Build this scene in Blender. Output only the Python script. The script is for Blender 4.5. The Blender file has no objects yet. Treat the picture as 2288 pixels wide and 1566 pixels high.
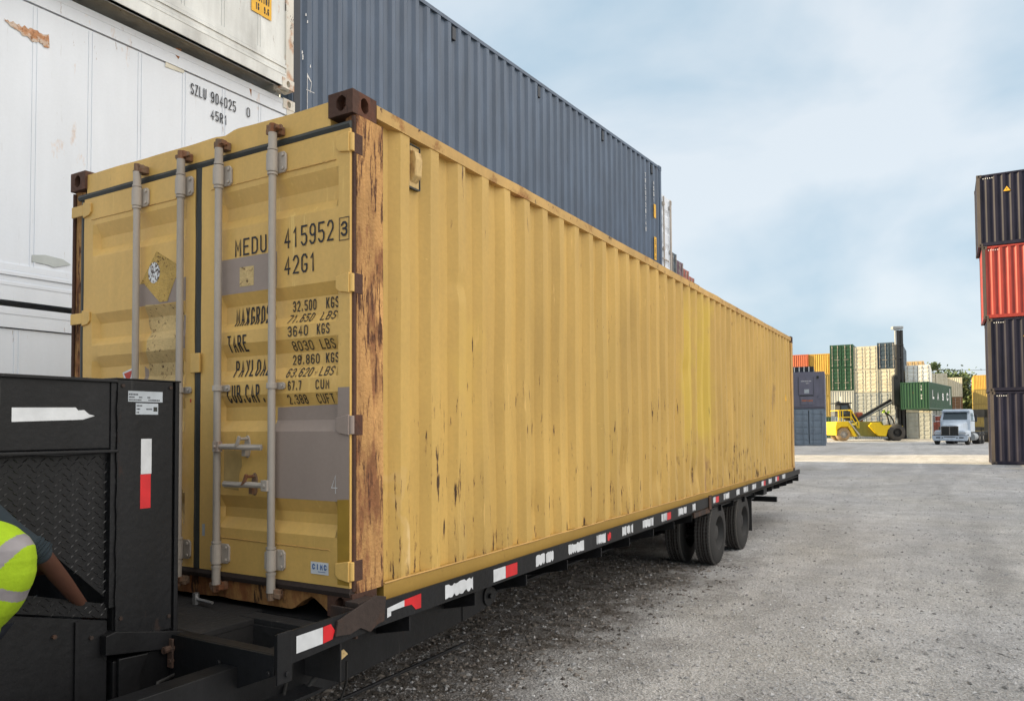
import bpy, bmesh, math, random
from mathutils import Vector, Matrix, noise
R = math.radians
rnd = random.Random(7)
S = bpy.context.scene
COL = S.collection

# ------------------------------------------------------------------ camera
CAM = Vector((2.4875, -2.7435, 1.71))
YAW, PITCH, ROLL = 0.5259, 0.0330, -0.0065
FPX, PCX, PCY, PW, PH = 1668.8, 1144.0, 898.6, 2288.0, 1566.0
fw = Vector((-math.sin(YAW)*math.cos(PITCH), math.cos(YAW)*math.cos(PITCH), math.sin(PITCH)))
r0 = Vector((math.cos(YAW), math.sin(YAW), 0)); u0 = r0.cross(fw)
rt = r0*math.cos(ROLL) + u0*math.sin(ROLL); up = -r0*math.sin(ROLL) + u0*math.cos(ROLL)
cd = bpy.data.cameras.new("camera"); cam = bpy.data.objects.new("camera", cd); COL.objects.link(cam)
M = Matrix((rt, up, -fw)).transposed().to_4x4(); M.translation = CAM; cam.matrix_world = M
cd.sensor_width = 36; cd.lens = FPX/PW*36; cd.shift_y = (PCY-PH/2)/PW; cd.clip_start = .05; cd.clip_end = 3000
S.camera = cam

def spot(px, depth, z=None):
    """ground point at a bearing (photo column) and distance along the view axis"""
    d = r0*((px-PCX)/FPX*depth) + Vector((-math.sin(YAW), math.cos(YAW), 0))*depth
    return Vector((CAM.x+d.x, CAM.y+d.y, gz(CAM.x+d.x, CAM.y+d.y) if z is None else z))
def gz(x, y):
    t = min(1, max(0, (y-14)/12.0)); return .09*t*t*(3-2*t)

# ------------------------------------------------------------------ light
SUN_DIR = Vector((.92, .39, 0)).normalized(); SUN_EL = R(25)
w = bpy.data.worlds.new("World"); S.world = w; w.use_nodes = True
nt = w.node_tree; nt.nodes.clear()
def nn(nt, t, **k):
    n = nt.nodes.new(t)
    for a, b in k.items():
        if a == 'i':
            for kk, vv in b.items(): n.inputs[kk].default_value = vv
        else: setattr(n, a, b)
    return n
sky = nn(nt, 'ShaderNodeTexSky', sky_type='NISHITA', sun_disc=False, sun_elevation=SUN_EL,
         sun_rotation=math.atan2(-SUN_DIR.x, -SUN_DIR.y), air_density=1.0, dust_density=1.6, ozone_density=1.2)
tc = nn(nt, 'ShaderNodeTexCoord'); mp = nn(nt, 'ShaderNodeMapping'); mp.inputs['Scale'].default_value = (1, 1, 1.9)
mp.inputs['Location'].default_value = (.35, .1, .2)
n1 = nn(nt, 'ShaderNodeTexNoise', i={'Scale': 2.1, 'Detail': 8, 'Roughness': .48, 'Distortion': .25})
cr = nn(nt, 'ShaderNodeValToRGB'); cr.color_ramp.elements[0].position = .42; cr.color_ramp.elements[1].position = .58
cr.color_ramp.elements[0].color = (0, 0, 0, 1); cr.color_ramp.elements[1].color = (1, 1, 1, 1)
cl = nn(nt, 'ShaderNodeMix', data_type='RGBA'); cl.inputs[6].default_value = (2.6, 3.4, 4.0, 1); cl.inputs[7].default_value = (4.15, 4.5, 4.75, 1)   # thin high cloud: bluish gaps, pale veil
mx = nn(nt, 'ShaderNodeMix', data_type='RGBA'); mx.inputs[0].default_value = .85
sz = nn(nt, 'ShaderNodeVectorMath', operation='DOT_PRODUCT'); sz.inputs[1].default_value = (.70, .14, .70); ov = nn(nt, 'ShaderNodeMapRange', interpolation_type='SMOOTHSTEP', i={'From Min': .56, 'From Max': .90, 'To Min': 0., 'To Max': 1.})
sm_ = nn(nt, 'ShaderNodeMix', data_type='RGBA'); sm_.inputs[7].default_value = (11.2, 10.6, 9.9, 1)   # added fill: unseen bright sky overhead and opposite the sun
bg = nn(nt, 'ShaderNodeBackground', i={'Strength': .105}); wo = nn(nt, 'ShaderNodeOutputWorld')
L = nt.links.new
L(tc.outputs['Generated'], mp.inputs['Vector']); L(mp.outputs[0], n1.inputs['Vector']); L(n1.outputs[0], cr.inputs[0])
L(cr.outputs[0], cl.inputs[0]); L(cl.outputs[2], mx.inputs[7]); L(sky.outputs[0], mx.inputs[6]); L(tc.outputs['Generated'], sz.inputs[0]); L(sz.outputs['Value'], ov.inputs[0]); L(mx.outputs[2], sm_.inputs[6]); L(ov.outputs[0], sm_.inputs[0]); L(sm_.outputs[2], bg.inputs[0]); L(bg.outputs[0], wo.inputs[0])
sd = bpy.data.lights.new("sun", 'SUN'); sd.energy = 5.0; sd.angle = R(.6); sd.color = (1, .80, .48)
so = bpy.data.objects.new("sun", sd); COL.objects.link(so)
so.rotation_euler = Vector((SUN_DIR.x*math.cos(SUN_EL), SUN_DIR.y*math.cos(SUN_EL), -math.sin(SUN_EL))).to_track_quat('-Z', 'Y').to_euler()
S.view_settings.view_transform = 'Standard'; S.view_settings.look = 'None'
S.view_settings.exposure = .95; S.view_settings.gamma = 1

# ------------------------------------------------------------------ materials
MATS = {}
def lin(r, g, b):
    f = lambda c: (c/255/12.92) if c/255 <= .04045 else ((c/255+.055)/1.055)**2.4
    return (f(r), f(g), f(b))
def paint(name, col, var=.10, rust=0., streak=.12, rough=.5, bump=.1, sc=1., rustcol=(.16, .055, .02), rust2=(.03, .014, .008),
          low=0., chips=0., metal=0., spec=.4, patches=(), stretch=.16, grime=0., cscale=19, scuff=0., scuffcol=None):
    """weathered paint: broad fade, vertical streaks, rust blooms and dark chips (procedural, in the object's own space)"""
    m = bpy.data.materials.new(name); m.use_nodes = True; nt = m.node_tree; L = nt.links.new
    b = nt.nodes['Principled BSDF']; b.inputs['Roughness'].default_value = rough; b.inputs['Metallic'].default_value = metal
    b.inputs['Specular IOR Level'].default_value = spec
    tc = nn(nt, 'ShaderNodeTexCoord'); oi = nn(nt, 'ShaderNodeObjectInfo')
    sc_ = nn(nt, 'ShaderNodeVectorMath', operation='SCALE'); sc_.inputs[0].default_value = (31, 17, 0); L(oi.outputs['Random'], sc_.inputs['Scale'])
    ad = nn(nt, 'ShaderNodeVectorMath', operation='ADD'); L(tc.outputs['Object'], ad.inputs[0]); L(sc_.outputs[0], ad.inputs[1])
    def noise_(scale, det=4, vec=(1, 1, 1), rgh=.55, dist=0):
        mp = nn(nt, 'ShaderNodeMapping'); mp.inputs['Scale'].default_value = vec; L(ad.outputs[0], mp.inputs[0])
        n = nn(nt, 'ShaderNodeTexNoise', i={'Scale': scale*sc, 'Detail': det, 'Roughness': rgh, 'Distortion': dist}); L(mp.outputs[0], n.inputs['Vector']); return n.outputs[0]
    def rng(o, a, b_, c=0., d=1.):
        n = nn(nt, 'ShaderNodeMapRange', i={'From Min': a, 'From Max': b_, 'To Min': c, 'To Max': d}); L(o, n.inputs[0]); return n.outputs[0]
    def mul(a, b_, op='MULTIPLY'):
        n = nn(nt, 'ShaderNodeMath', operation=op, use_clamp=False)
        for i, x in enumerate((a, b_)):
            if isinstance(x, (int, float)): n.inputs[i].default_value = x
            else: L(x, n.inputs[i])
        return n.outputs[0]
    def mixc(f, a, b_, bt='MIX'):
        n = nn(nt, 'ShaderNodeMix', data_type='RGBA', blend_type=bt); L(f, n.inputs[0]) if not isinstance(f, float) else setattr(n.inputs[0], 'default_value', f)
        for i, x in ((6, a), (7, b_)):
            if isinstance(x, tuple): n.inputs[i].default_value = (*x, 1)
            else: L(x, n.inputs[i])
        return n.outputs[2]
    v1 = rng(noise_(.7, 3), .3, .7, 1-var, 1+var)
    v2 = rng(noise_(5, 5, (1, 1, stretch)), .3, .72, 1-streak, 1+streak)
    v3 = rng(noise_(45, 3), .25, .75, 1-var*.5, 1+var*.5)
    val = mul(mul(v1, v2), v3)
    hs = nn(nt, 'ShaderNodeVectorMath', operation='SCALE'); hs.inputs[0].default_value = col; L(val, hs.inputs['Scale']); c = hs.outputs[0]
    sep = nn(nt, 'ShaderNodeSeparateXYZ'); L(tc.outputs['Object'], sep.inputs[0])
    for (axis, a0, a1, z0, z1, pc, amt) in patches:
        f = None
        for o, lo, hi in ((sep.outputs[axis], a0, a1), (sep.outputs['Z'], z0, z1)):
            wob = mul(rng(noise_(3.5, 3), .3, .7, -.14, .14), o, 'ADD')
            fe = .03 if o is sep.outputs[axis] else min(.22, (hi-lo)*.25); e = mul(rng(wob, lo-fe, lo+fe), rng(wob, hi-fe, hi+fe, 1, 0)); f = e if f is None else mul(f, e)
        c = mixc(mul(f, amt), c, pc)
    if grime:
        g = rng(noise_(2.2, 6, (1, 1, .35), .65), .5, .72, 0, grime); c = mixc(g, c, (.10, .085, .06))
    if scuff:
        s1 = mul(noise_(26, 6, (1, 1, .07), .7), rng(noise_(1.7, 3), .35, .7, -.06, .05), 'ADD'); s2 = mul(noise_(40, 5, (.35, .35, 1), .7), rng(noise_(2.3, 3), .35, .7, -.09, .03), 'ADD')
        sf = mul(rng(s1, .64, .70, 0, scuff), rng(s2, .68, .73, 0, scuff), 'MAXIMUM'); c = mixc(sf, c, scuffcol or tuple(min(.85, x*1.35+.05) for x in col))
    rghv = None
    if rust or chips or low:
        if rust:
            a = noise_(4.2, 9, (1, 1, stretch*2.2), .68); f = rng(a, .66-.34*rust, .74-.30*rust)
            c = mixc(mul(f, min(1., .55+rust*.5)), c, mixc(rng(noise_(14, 6), .35, .65), rustcol, tuple(x*1.6 for x in rustcol)))
            f2 = rng(noise_(9, 8, (1, 1, stretch*1.2), .7), .70-.22*rust, .73-.22*rust); c = mixc(mul(f2, .9), c, rust2); rghv = f
        if chips:
            base = noise_(cscale, 7, (1, 1, stretch), .72); gate = noise_(1.3, 3)
            gz_ = rng(sep.outputs['Z'], 0.0, 1.4, low, 0) if low else None
            s = mul(base, rng(gate, .35, .7, -.05, .06), 'ADD')
            if gz_ is not None: s = mul(s, gz_, 'ADD')
            f3 = rng(s, .755-.1*chips, .77-.1*chips); halo = rng(s, .715-.1*chips, .76-.1*chips, 0, .6)
            c = mixc(halo, c, (.20, .085, .03)); c = mixc(mul(f3, .92), c, rust2)
    L(c, b.inputs['Base Color'])
    if rghv is not None: L(rng(rghv, 0, 1, rough, .85), b.inputs['Roughness'])
    if bump:
        bn = nn(nt, 'ShaderNodeBump', i={'Strength': bump, 'Distance': .01}); L(mul(noise_(30, 6), mul(noise_(2.5, 3), 1.5), 'ADD'), bn.inputs['Height']); L(bn.outputs[0], b.inputs['Normal'])
    MATS[name] = m; return m
def plain(name, col, rough=.6, metal=0., emit=None, spec=.4):
    m = bpy.data.materials.new(name); m.use_nodes = True; b = m.node_tree.nodes['Principled BSDF']
    nt = m.node_tree; t = nn(nt, 'ShaderNodeTexCoord'); n = nn(nt, 'ShaderNodeTexNoise', i={'Scale': 11, 'Detail': 5}); nt.links.new(t.outputs['Object'], n.inputs['Vector'])
    r = nn(nt, 'ShaderNodeMapRange', i={'From Min': .3, 'From Max': .7, 'To Min': .85, 'To Max': 1.12}); nt.links.new(n.outputs[0], r.inputs[0])
    s = nn(nt, 'ShaderNodeVectorMath', operation='SCALE'); s.inputs[0].default_value = col; nt.links.new(r.outputs[0], s.inputs['Scale']); nt.links.new(s.outputs[0], b.inputs['Base Color'])
    b.inputs['Roughness'].default_value = rough; b.inputs['Metallic'].default_value = metal; b.inputs['Specular IOR Level'].default_value = spec
    MATS[name] = m; return m

YEL = (.56, .36, .10)
paint('yellow_side', YEL, scuff=.6, var=.09, streak=.11, chips=.735, cscale=34, stretch=.12, low=.085, rough=.48, bump=.12, spec=.35,
      patches=((1, 5.35, 5.75, .8, 2.3, (.66, .48, .06), .55), (1, 5.95, 6.5, .7, 2.45, (.66, .48, .06), .6), (1, .9, 1.15, .9, 1.7, (.64, .43, .10), .4), (1, 6.1, 6.33, .10, .55, (.28, .15, .08), .65), (1, 10.25, 10.42, 1.25, 1.55, (.22, .12, .06), .5), (1, .37, .47, .13, .38, (.74, .53, .25), .8), (1, .30, .36, .1, .9, (.62, .42, .16), .5), (1, 2.9, 3.4, .5, 1.9, (.50, .34, .10), .4), (1, 8.0, 9.6, .3, 1.5, (.52, .36, .12), .4)), grime=.12)
paint('yellow_door', scuff=.45, col=(.68, .43, .128), var=.09, streak=.09, chips=.35, rough=.45, bump=.07, grime=.10)
paint('yellow_rail', (.54, .32, .10), var=.1, streak=.1, rust=.25, rough=.6, chips=.8, grime=.2)
paint('yellow_top_rail', (.53, .33, .11), var=.12, rust=.30, rough=.65, chips=1.0, stretch=.5)
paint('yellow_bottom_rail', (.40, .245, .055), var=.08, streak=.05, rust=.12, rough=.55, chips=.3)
paint('rusty_post', (.55, .30, .11), var=.2, streak=.3, rust=.5, rough=.85, bump=.9, chips=1.8, stretch=.12, sc=1.8, rustcol=(.155, .056, .026), rust2=(.075, .03, .018))
paint('rusty_sill', (.36, .18, .06), var=.15, streak=.25, rust=.6, rough=.8, bump=.3)
paint('casting_rust', (.075, .036, .024), var=.25, streak=.2, rust=.25, rough=.8, bump=.7, rustcol=(.11, .04, .02))
paint('rod_paint', (.40, .355, .31), var=.08, streak=.1, rough=.55, rust=.02, bump=.15, grime=.25)
paint('bracket_paint', (.44, .39, .34), var=.1, rough=.55, rust=.15, bump=.15, grime=.2)
paint('keeper_rust', (.20, .13, .085), var=.3, rust=.5, rough=.8, bump=.5)
paint('gasket', (.030, .033, .030), var=.2, streak=.2, rough=.5, bump=.1)
paint('gasket_and_groove_shade', (.038, .026, .022), var=.3, rough=.7)
paint('primer_grey', (.315, .25, .215), var=.07, streak=.05, rough=.6, bump=.05)
paint('peeled_glue', (.62, .45, .21), var=.2, streak=.1, rough=.8, bump=.6, chips=1.4, sc=1.5, stretch=.9)
paint('glue_speckle', (.56, .365, .105), var=.15, rough=.8, bump=.6, chips=1.5, sc=3.4, stretch=.8)
paint('white_paint', (.70, .75, .82), var=.03, streak=.035, rough=.5, chips=.5, bump=.05, rust=.05, rustcol=(.45, .27, .14), scuff=.3, scuffcol=(.45, .46, .46), rust2=(.2, .09, .04), cscale=24)
paint('white_rusty', (.66, .64, .58), var=.06, streak=.1, rough=.6, rust=.42, chips=1.0, rustcol=(.33, .14, .05), stretch=.3)
paint('white_dirty', (.66, .68, .67), var=.06, streak=.16, rough=.6, rust=.06, chips=.5, grime=.3, rustcol=(.33, .14, .05))
paint('blue_grey', scuff=.35, col=(.064, .096, .15), var=.12, streak=.2, rough=.42, chips=.1, bump=.06, spec=.5)
paint('blue_dark', (.02, .025, .035), var=.2, streak=.2, rough=.4)
paint('navy', scuff=.4, col=(.020, .019, .034), var=.15, streak=.25, rough=.5, spec=.2)
paint('brown_post', (.085, .07, .062), var=.15, streak=.2, rough=.6, rust=.15)
paint('red_box', scuff=.4, col=(.33, .042, .03), var=.15, streak=.2, rough=.4)
paint('trailer_black', scuff=.35, scuffcol=(.07, .068, .065), col=(.0085, .0088, .010), var=.35, streak=.35, rough=.45, bump=.2, spec=.3, rust=.04, rust2=(.012, .01, .01), rustcol=(.05, .025, .015))
paint('trailer_rust', (.035, .024, .02), var=.3, rust=.5, rough=.8, bump=.4, rustcol=(.06, .03, .018))
paint('deck_black', scuff=.4, scuffcol=(.09, .085, .08), col=(.014, .0135, .014), var=.3, streak=.1, rough=.75, bump=.5)
plain('tape_white', (.62, .64, .66), .35); plain('tape_red', (.62, .02, .025), .35); plain('ink', (.022, .022, .028), .6)
plain('ink_white', (.7, .7, .7), .6); plain('label_yellow', (.75, .42, .03), .5); plain('label_white', (.66, .68, .70), .5); plain('label_grey', (.42, .46, .50), .4)
plain('blue_ink', (.08, .16, .36), .6); plain('red_ink', (.5, .06, .04), .6)
paint('rubber', (.085, .08, .076), var=.2, streak=.05, rough=.85, bump=.4, spec=.2, grime=.3)
paint('rubber_wall', (.03, .029, .028), var=.3, rough=.7, bump=.2, spec=.3)
paint('rubber_sunlit', (.34, .24, .14), var=.25, rough=.9, bump=.3)  # sandy colour paints the sunlight on the handler's rear tyres
paint('rim_black', (.03, .029, .028), var=.3, rough=.6, rust=.1)
paint('rim_pale', (.42, .38, .33), var=.2, rough=.6, rust=.1)
plain('steel', (.35, .35, .35), .35, .8); plain('glass_dark', (.03, .045, .055), .06, 0, spec=.8); plain('chrome', (.55, .56, .58), .2, .9)

FAR = dict(green=(.016, .065, .032), cream=(.62, .57, .44), slate=(.05, .075, .10), lightgrey=(.42, .43, .40), yellow=(.60, .36, .07), olive=(.33, .24, .07),
           orange=(.50, .13, .06), darkgreen=(.035, .075, .055), bluegrey=(.20, .25, .31), grey=(.30, .33, .36), white=(.70, .72, .72), tan=(.50, .36, .19), brown=(.22, .12, .06),
           rednear=(.35, .10, .07), plum=(.13, .07, .09), purple=(.15, .15, .20))
for k, c in FAR.items(): paint('far_'+k, c, var=.07, streak=.10, rough=.5, bump=0, rust=.06, chips=.3, grime=.15)

# ------------------------------------------------------------------ mesh helpers
class MB:
    def __init__(s): s.v = []; s.f = []; s.mi = []
    def add(s, vs, fs, m=0):
        o = len(s.v); s.v += [tuple(p) for p in vs]
        for f in fs: s.f.append([o+i for i in f]); s.mi.append(m)
        return s
    def box(s, x0, x1, y0, y1, z0, z1, m=0):
        vs = [(x, y, z) for z in (z0, z1) for y in (y0, y1) for x in (x0, x1)]
        return s.add(vs, [(0, 2, 3, 1), (4, 5, 7, 6), (0, 1, 5, 4), (2, 6, 7, 3), (0, 4, 6, 2), (1, 3, 7, 5)], m)
    def bar(s, p, q, wd, ht, upv=(0, 0, 1), m=0):
        p, q = Vector(p), Vector(q); d = (q-p).normalized(); u = Vector(upv)
        if abs(d.dot(u)) > .98: u = Vector((1, 0, 0))
        a = d.cross(u).normalized(); b = a.cross(d).normalized(); vs = []
        for c in (p, q):
            for i, j in ((-1, -1), (1, -1), (1, 1), (-1, 1)): vs.append(c+a*i*wd/2+b*j*ht/2)
        return s.add(vs, [(0, 1, 2, 3), (7, 6, 5, 4), (0, 4, 5, 1), (1, 5, 6, 2), (2, 6, 7, 3), (3, 7, 4, 0)], m)
    def rings(s, rs, close=True, caps=True, m=0):
        n = len(rs[0]); vs = [p for r in rs for p in r]; fs = []
        for k in range(len(rs)-1):
            for i in range(n if close else n-1):
                j = (i+1) % n; fs.append((k*n+i, k*n+j, (k+1)*n+j, (k+1)*n+i))
        if caps: fs.append(tuple(range(n-1, -1, -1))); fs.append(tuple(range((len(rs)-1)*n, len(rs)*n)))
        return s.add(vs, fs, m)
    def cyl(s, p, q, r, n=12, r2=None, m=0):
        p, q = Vector(p), Vector(q); d = (q-p).normalized(); u = Vector((0, 0, 1)) if abs(d.z) < .9 else Vector((1, 0, 0))
        a = d.cross(u).normalized(); b = a.cross(d); r2 = r if r2 is None else r2
        return s.rings([[c+a*rr*math.cos(t*2*math.pi/n)+b*rr*math.sin(t*2*math.pi/n) for t in range(n)] for c, rr in ((p, r), (q, r2))], m=m)
    def tube(s, pts, r, n=8, m=0):
        pts = [Vector(p) for p in pts]; rs = []
        for i, p in enumerate(pts):
            d = (pts[min(i+1, len(pts)-1)]-pts[max(i-1, 0)]).normalized(); u = Vector((0, 0, 1)) if abs(d.z) < .9 else Vector((1, 0, 0))
            a = d.cross(u).normalized(); b = a.cross(d); rr = r[i] if isinstance(r, (list, tuple)) else r
            rs.append([p+a*rr*math.cos(t*2*math.pi/n)+b*rr*math.sin(t*2*math.pi/n) for t in range(n)])
        return s.rings(rs, m=m)
    def prism(s, poly, o, ua, va, na, d, m=0):
        """extrude 2-D polygon (u,v) on plane through o by d along na"""
        o, ua, va, na = Vector(o), Vector(ua), Vector(va), Vector(na); n = len(poly)
        a = [o+ua*p[0]+va*p[1] for p in poly]; b = [p+na*d for p in a]
        return s.add(a+b, [tuple(range(n-1, -1, -1)), tuple(range(n, 2*n))]+[(i, (i+1) % n, n+(i+1) % n, n+i) for i in range(n)], m)
    def holed(s, o, ua, va, na, w, h, cu, cv, ru, rv, depth, n=20, m=0):
        """rectangle face with a sunk oval hole"""
        o, ua, va, na = Vector(o), Vector(ua), Vector(va), Vector(na); outer = []; inner = []; deep = []
        for k in range(n):
            t = 2*math.pi*(k+.5)/n; c, q = math.cos(t), math.sin(t); ex = 4.
            kk = (abs(c)**ex+abs(q)**ex)**(-1/ex)
            iu, iv = cu+ru*c*(kk if rv > ru*1.1 and abs(q) < .7 else 1), cv+rv*q
            sc_ = min(((w-cu) if c > 0 else cu)/max(abs(c), 1e-6), ((h-cv) if q > 0 else cv)/max(abs(q), 1e-6))
            outer.append(o+ua*(cu+c*sc_)+va*(cv+q*sc_)); inner.append(o+ua*iu+va*iv); deep.append(o+ua*iu+va*iv-na*depth)
        vs = outer+inner+deep+[o+ua*cu+va*cv-na*depth]; fs = []
        for k in range(n):
            j = (k+1) % n; fs += [(k, j, n+j, n+k), (n+k, n+j, 2*n+j, 2*n+k), (2*n+k, 2*n+j, 3*n)]
        for cx, cy in ((0, 0), (w, 0), (w, h), (0, h)):
            # fill corners
            cpt = o+ua*cx+va*cy; a = sorted(range(n), key=lambda k: (outer[k]-cpt).length)[:2]
            vs.append(cpt); fs.append((a[0], a[1], len(vs)-1))
        return s.add(vs, fs, m)
    def build(s, name, mat, parent=None, smooth=None, bevel=0, loc=None, rz=None, recalc=True):
        me = bpy.data.meshes.new(name); me.from_pydata(s.v, [], s.f)
        mats = mat if isinstance(mat, (list, tuple)) else [mat]
        for m_ in mats: me.materials.append(MATS[m_] if isinstance(m_, str) else m_)
        if len(mats) > 1: me.polygons.foreach_set('material_index', s.mi)
        if recalc:
            bm = bmesh.new(); bm.from_mesh(me); bmesh.ops.recalc_face_normals(bm, faces=bm.faces); bm.to_mesh(me); bm.free()
        me.update()
        if smooth: me.shade_smooth(); me.set_sharp_from_angle(angle=R(smooth))
        ob = bpy.data.objects.new(name, me); COL.objects.link(ob)
        if parent is not None: ob.parent = parent
        if loc is not None: ob.location = loc
        if rz is not None: ob.rotation_euler.z = rz
        if bevel:
            b = ob.modifiers.new('b', 'BEVEL'); b.width = bevel; b.segments = 2; b.limit_method = 'ANGLE'; b.angle_limit = R(40)
        return ob
def tag(o, label=None, cat=None, group=None, kind=None):
    if label: o['label'] = label
    if cat: o['category'] = cat
    if group: o['group'] = group
    if kind: o['kind'] = kind
    return o
def thing(name, loc, rz, label, cat, group=None):
    o = bpy.data.objects.new(name, None); COL.objects.link(o); o.location = loc; o.rotation_euler.z = rz; o.empty_display_size = .3
    return tag(o, label, cat, group)

# ------------------------------------------------------------------ stencil lettering
O8 = lambda x0, x1, y0, y1: [(x0, y0+.16), (x0, y1-.16), (x0+.28*(x1-x0), y1), (x1-.28*(x1-x0), y1), (x1, y1-.16), (x1, y0+.16), (x1-.28*(x1-x0), y0), (x0+.28*(x1-x0), y0), (x0, y0+.16)]
G = {'0': [O8(0, 1, 0, 1)], 'O': [O8(0, 1, 0, 1)], '1': [[(.15, .78), (.5, 1), (.5, 0)]],
 '2': [[(0, .8), (.28, 1), (.72, 1), (1, .82), (1, .6), (0, 0), (1, 0)]],
 '3': [[(0, .84), (.28, 1), (.72, 1), (1, .84), (1, .66), (.7, .52), (.3, .52)], [(.7, .52), (1, .38), (1, .16), (.72, 0), (.28, 0), (0, .16)]],
 '4': [[(.72, 0), (.72, 1), (0, .3), (1, .3)]], '5': [[(1, 1), (0, 1), (0, .56), (.7, .58), (1, .44), (1, .16), (.72, 0), (.28, 0), (0, .14)]],
 '6': [[(1, .86), (.72, 1), (.28, 1), (0, .84), (0, .16), (.28, 0), (.72, 0), (1, .16), (1, .42), (.72, .56), (.28, .56), (0, .44)]],
 '7': [[(0, 1), (1, 1), (.4, 0)]], '8': [O8(0, 1, .52, 1), O8(0, 1, 0, .52)],
 '9': [[(0, .14), (.28, 0), (.72, 0), (1, .16), (1, .84), (.72, 1), (.28, 1), (0, .84), (0, .58), (.28, .44), (.72, .44), (1, .56)]],
 'A': [[(0, 0), (.5, 1), (1, 0)], [(.2, .32), (.8, .32)]], 'B': [[(0, 0), (0, 1), (.75, 1), (1, .86), (1, .66), (.75, .52), (0, .52)], [(.75, .52), (1, .38), (1, .14), (.75, 0), (0, 0)]],
 'C': [[(1, .82), (.72, 1), (.28, 1), (0, .84), (0, .16), (.28, 0), (.72, 0), (1, .18)]], 'D': [[(0, 0), (0, 1), (.65, 1), (1, .82), (1, .18), (.65, 0), (0, 0)]],
 'E': [[(1, 1), (0, 1), (0, 0), (1, 0)], [(0, .52), (.8, .52)]], 'F': [[(1, 1), (0, 1), (0, 0)], [(0, .52), (.8, .52)]],
 'G': [[(1, .82), (.72, 1), (.28, 1), (0, .84), (0, .16), (.28, 0), (.72, 0), (1, .16), (1, .42), (.6, .42)]],
 'I': [[(.5, 0), (.5, 1)]], 'K': [[(0, 0), (0, 1)], [(1, 1), (.05, .42)], [(.3, .58), (1, 0)]], 'L': [[(0, 1), (0, 0), (1, 0)]],
 'M': [[(0, 0), (0, 1), (.5, .35), (1, 1), (1, 0)]], 'N': [[(0, 0), (0, 1), (1, 0), (1, 1)]], 'P': [[(0, 0), (0, 1), (.72, 1), (1, .84), (1, .62), (.72, .46), (0, .46)]],
 'R': [[(0, 0), (0, 1), (.72, 1), (1, .84), (1, .64), (.72, .5), (0, .5)], [(.5, .5), (1, 0)]], 'S': [[(1, .84), (.72, 1), (.28, 1), (0, .84), (0, .64), (1, .38), (1, .16), (.72, 0), (.28, 0), (0, .16)]],
 'T': [[(0, 1), (1, 1)], [(.5, 1), (.5, 0)]], 'U': [[(0, 1), (0, .16), (.28, 0), (.72, 0), (1, .16), (1, 1)]], 'V': [[(0, 1), (.5, 0), (1, 1)]],
 'X': [[(0, 0), (1, 1)], [(0, 1), (1, 0)]], 'Y': [[(0, 1), (.5, .5), (1, 1)], [(.5, .5), (.5, 0)]], 'Z': [[(0, 1), (1, 1), (0, 0), (1, 0)]], '.': [[(.4, 0), (.4, .12)]], ' ': [], '-': [[(.1, .5), (.9, .5)]]}
def letters(text, x0, x1, z0, z1, th, gap=.38, slant=0):
    """2-D quads of stencil letters filling the box"""
    n = len(text); cw = (x1-x0)/(n+(n-1)*gap) if n else 1; quads = []; x = x0; h = z1-z0
    for ch in text:
        wch = cw*(1 if ch != '.' else .6)
        for st in G.get(ch, []):
            pts = [Vector((x+th/2+u*(wch-th), z0+th/2+v*(h-th))) for u, v in st]
            closed = (pts[0]-pts[-1]).length < 1e-6; L_, Rr = [], []
            for i, p in enumerate(pts):
                a = pts[i-1] if i > 0 else (pts[-2] if closed else None); b = pts[i+1] if i < len(pts)-1 else (pts[1] if closed else None)
                d1 = (p-a).normalized() if a is not None else None; d2 = (b-p).normalized() if b is not None else None
                d1 = d1 or d2; d2 = d2 or d1
                nrm = Vector((-d1.y, d1.x)); n2 = Vector((-d2.y, d2.x)); mt = nrm+n2
                mt = mt/mt.length if mt.length > 1e-4 else nrm; k = min(1.7, 1/max(.3, mt.dot(nrm)))
                q = p.copy()
                if a is None: q -= d2*th/2
                if b is None: q += d1*th/2
                L_.append(q+mt*k*th/2); Rr.append(q-mt*k*th/2)
            for i in range(len(pts)-1): quads.append([L_[i], Rr[i], Rr[i+1], L_[i+1]])
        x += wch+cw*gap
    return [[Vector((q.x+slant*(q.y-z0), q.y)) for q in quad] for quad in quads]
def project_flat(polys, fn, xs, zs, name, mat, parent, th=.0012, step=.00012):
    """lay 2-D polygons (x,z) on a relief y=fn(x,z), cutting them at the relief's creases"""
    bm = bmesh.new()
    for k, q in enumerate(polys):
        vs = [bm.verts.new((p[0], 0, p[1])) for p in q]
        try: bm.faces.new(vs)
        except Exception: pass
    for z in zs:
        bmesh.ops.bisect_plane(bm, geom=bm.verts[:]+bm.edges[:]+bm.faces[:], plane_co=(0, 0, z), plane_no=(0, 0, 1))
    for x in xs:
        bmesh.ops.bisect_plane(bm, geom=bm.verts[:]+bm.edges[:]+bm.faces[:], plane_co=(x, 0, 0), plane_no=(1, 0, 0))
    for v in bm.verts: v.co.y = fn(v.co.x, v.co.z)-th
    bmesh.ops.recalc_face_normals(bm, faces=bm.faces)
    for f in bm.faces:
        if f.normal.y > 0: f.normal_flip()
    me = bpy.data.meshes.new(name); bm.to_mesh(me); bm.free(); me.materials.append(MATS[mat])
    ob = bpy.data.objects.new(name, me); COL.objects.link(ob); ob.parent = parent; return ob
def sheet(polys, o, ua, va, name, mat, parent=None, off=.0):
    """flat marks on any plane"""
    mb = MB(); o, ua, va = Vector(o), Vector(ua), Vector(va); nrm = ua.cross(va)
    for q in polys: mb.add([o+ua*p[0]+va*p[1]+nrm*off for p in q], [tuple(range(len(q)))])
    return mb.build(name, mat, parent, recalc=False)
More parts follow.
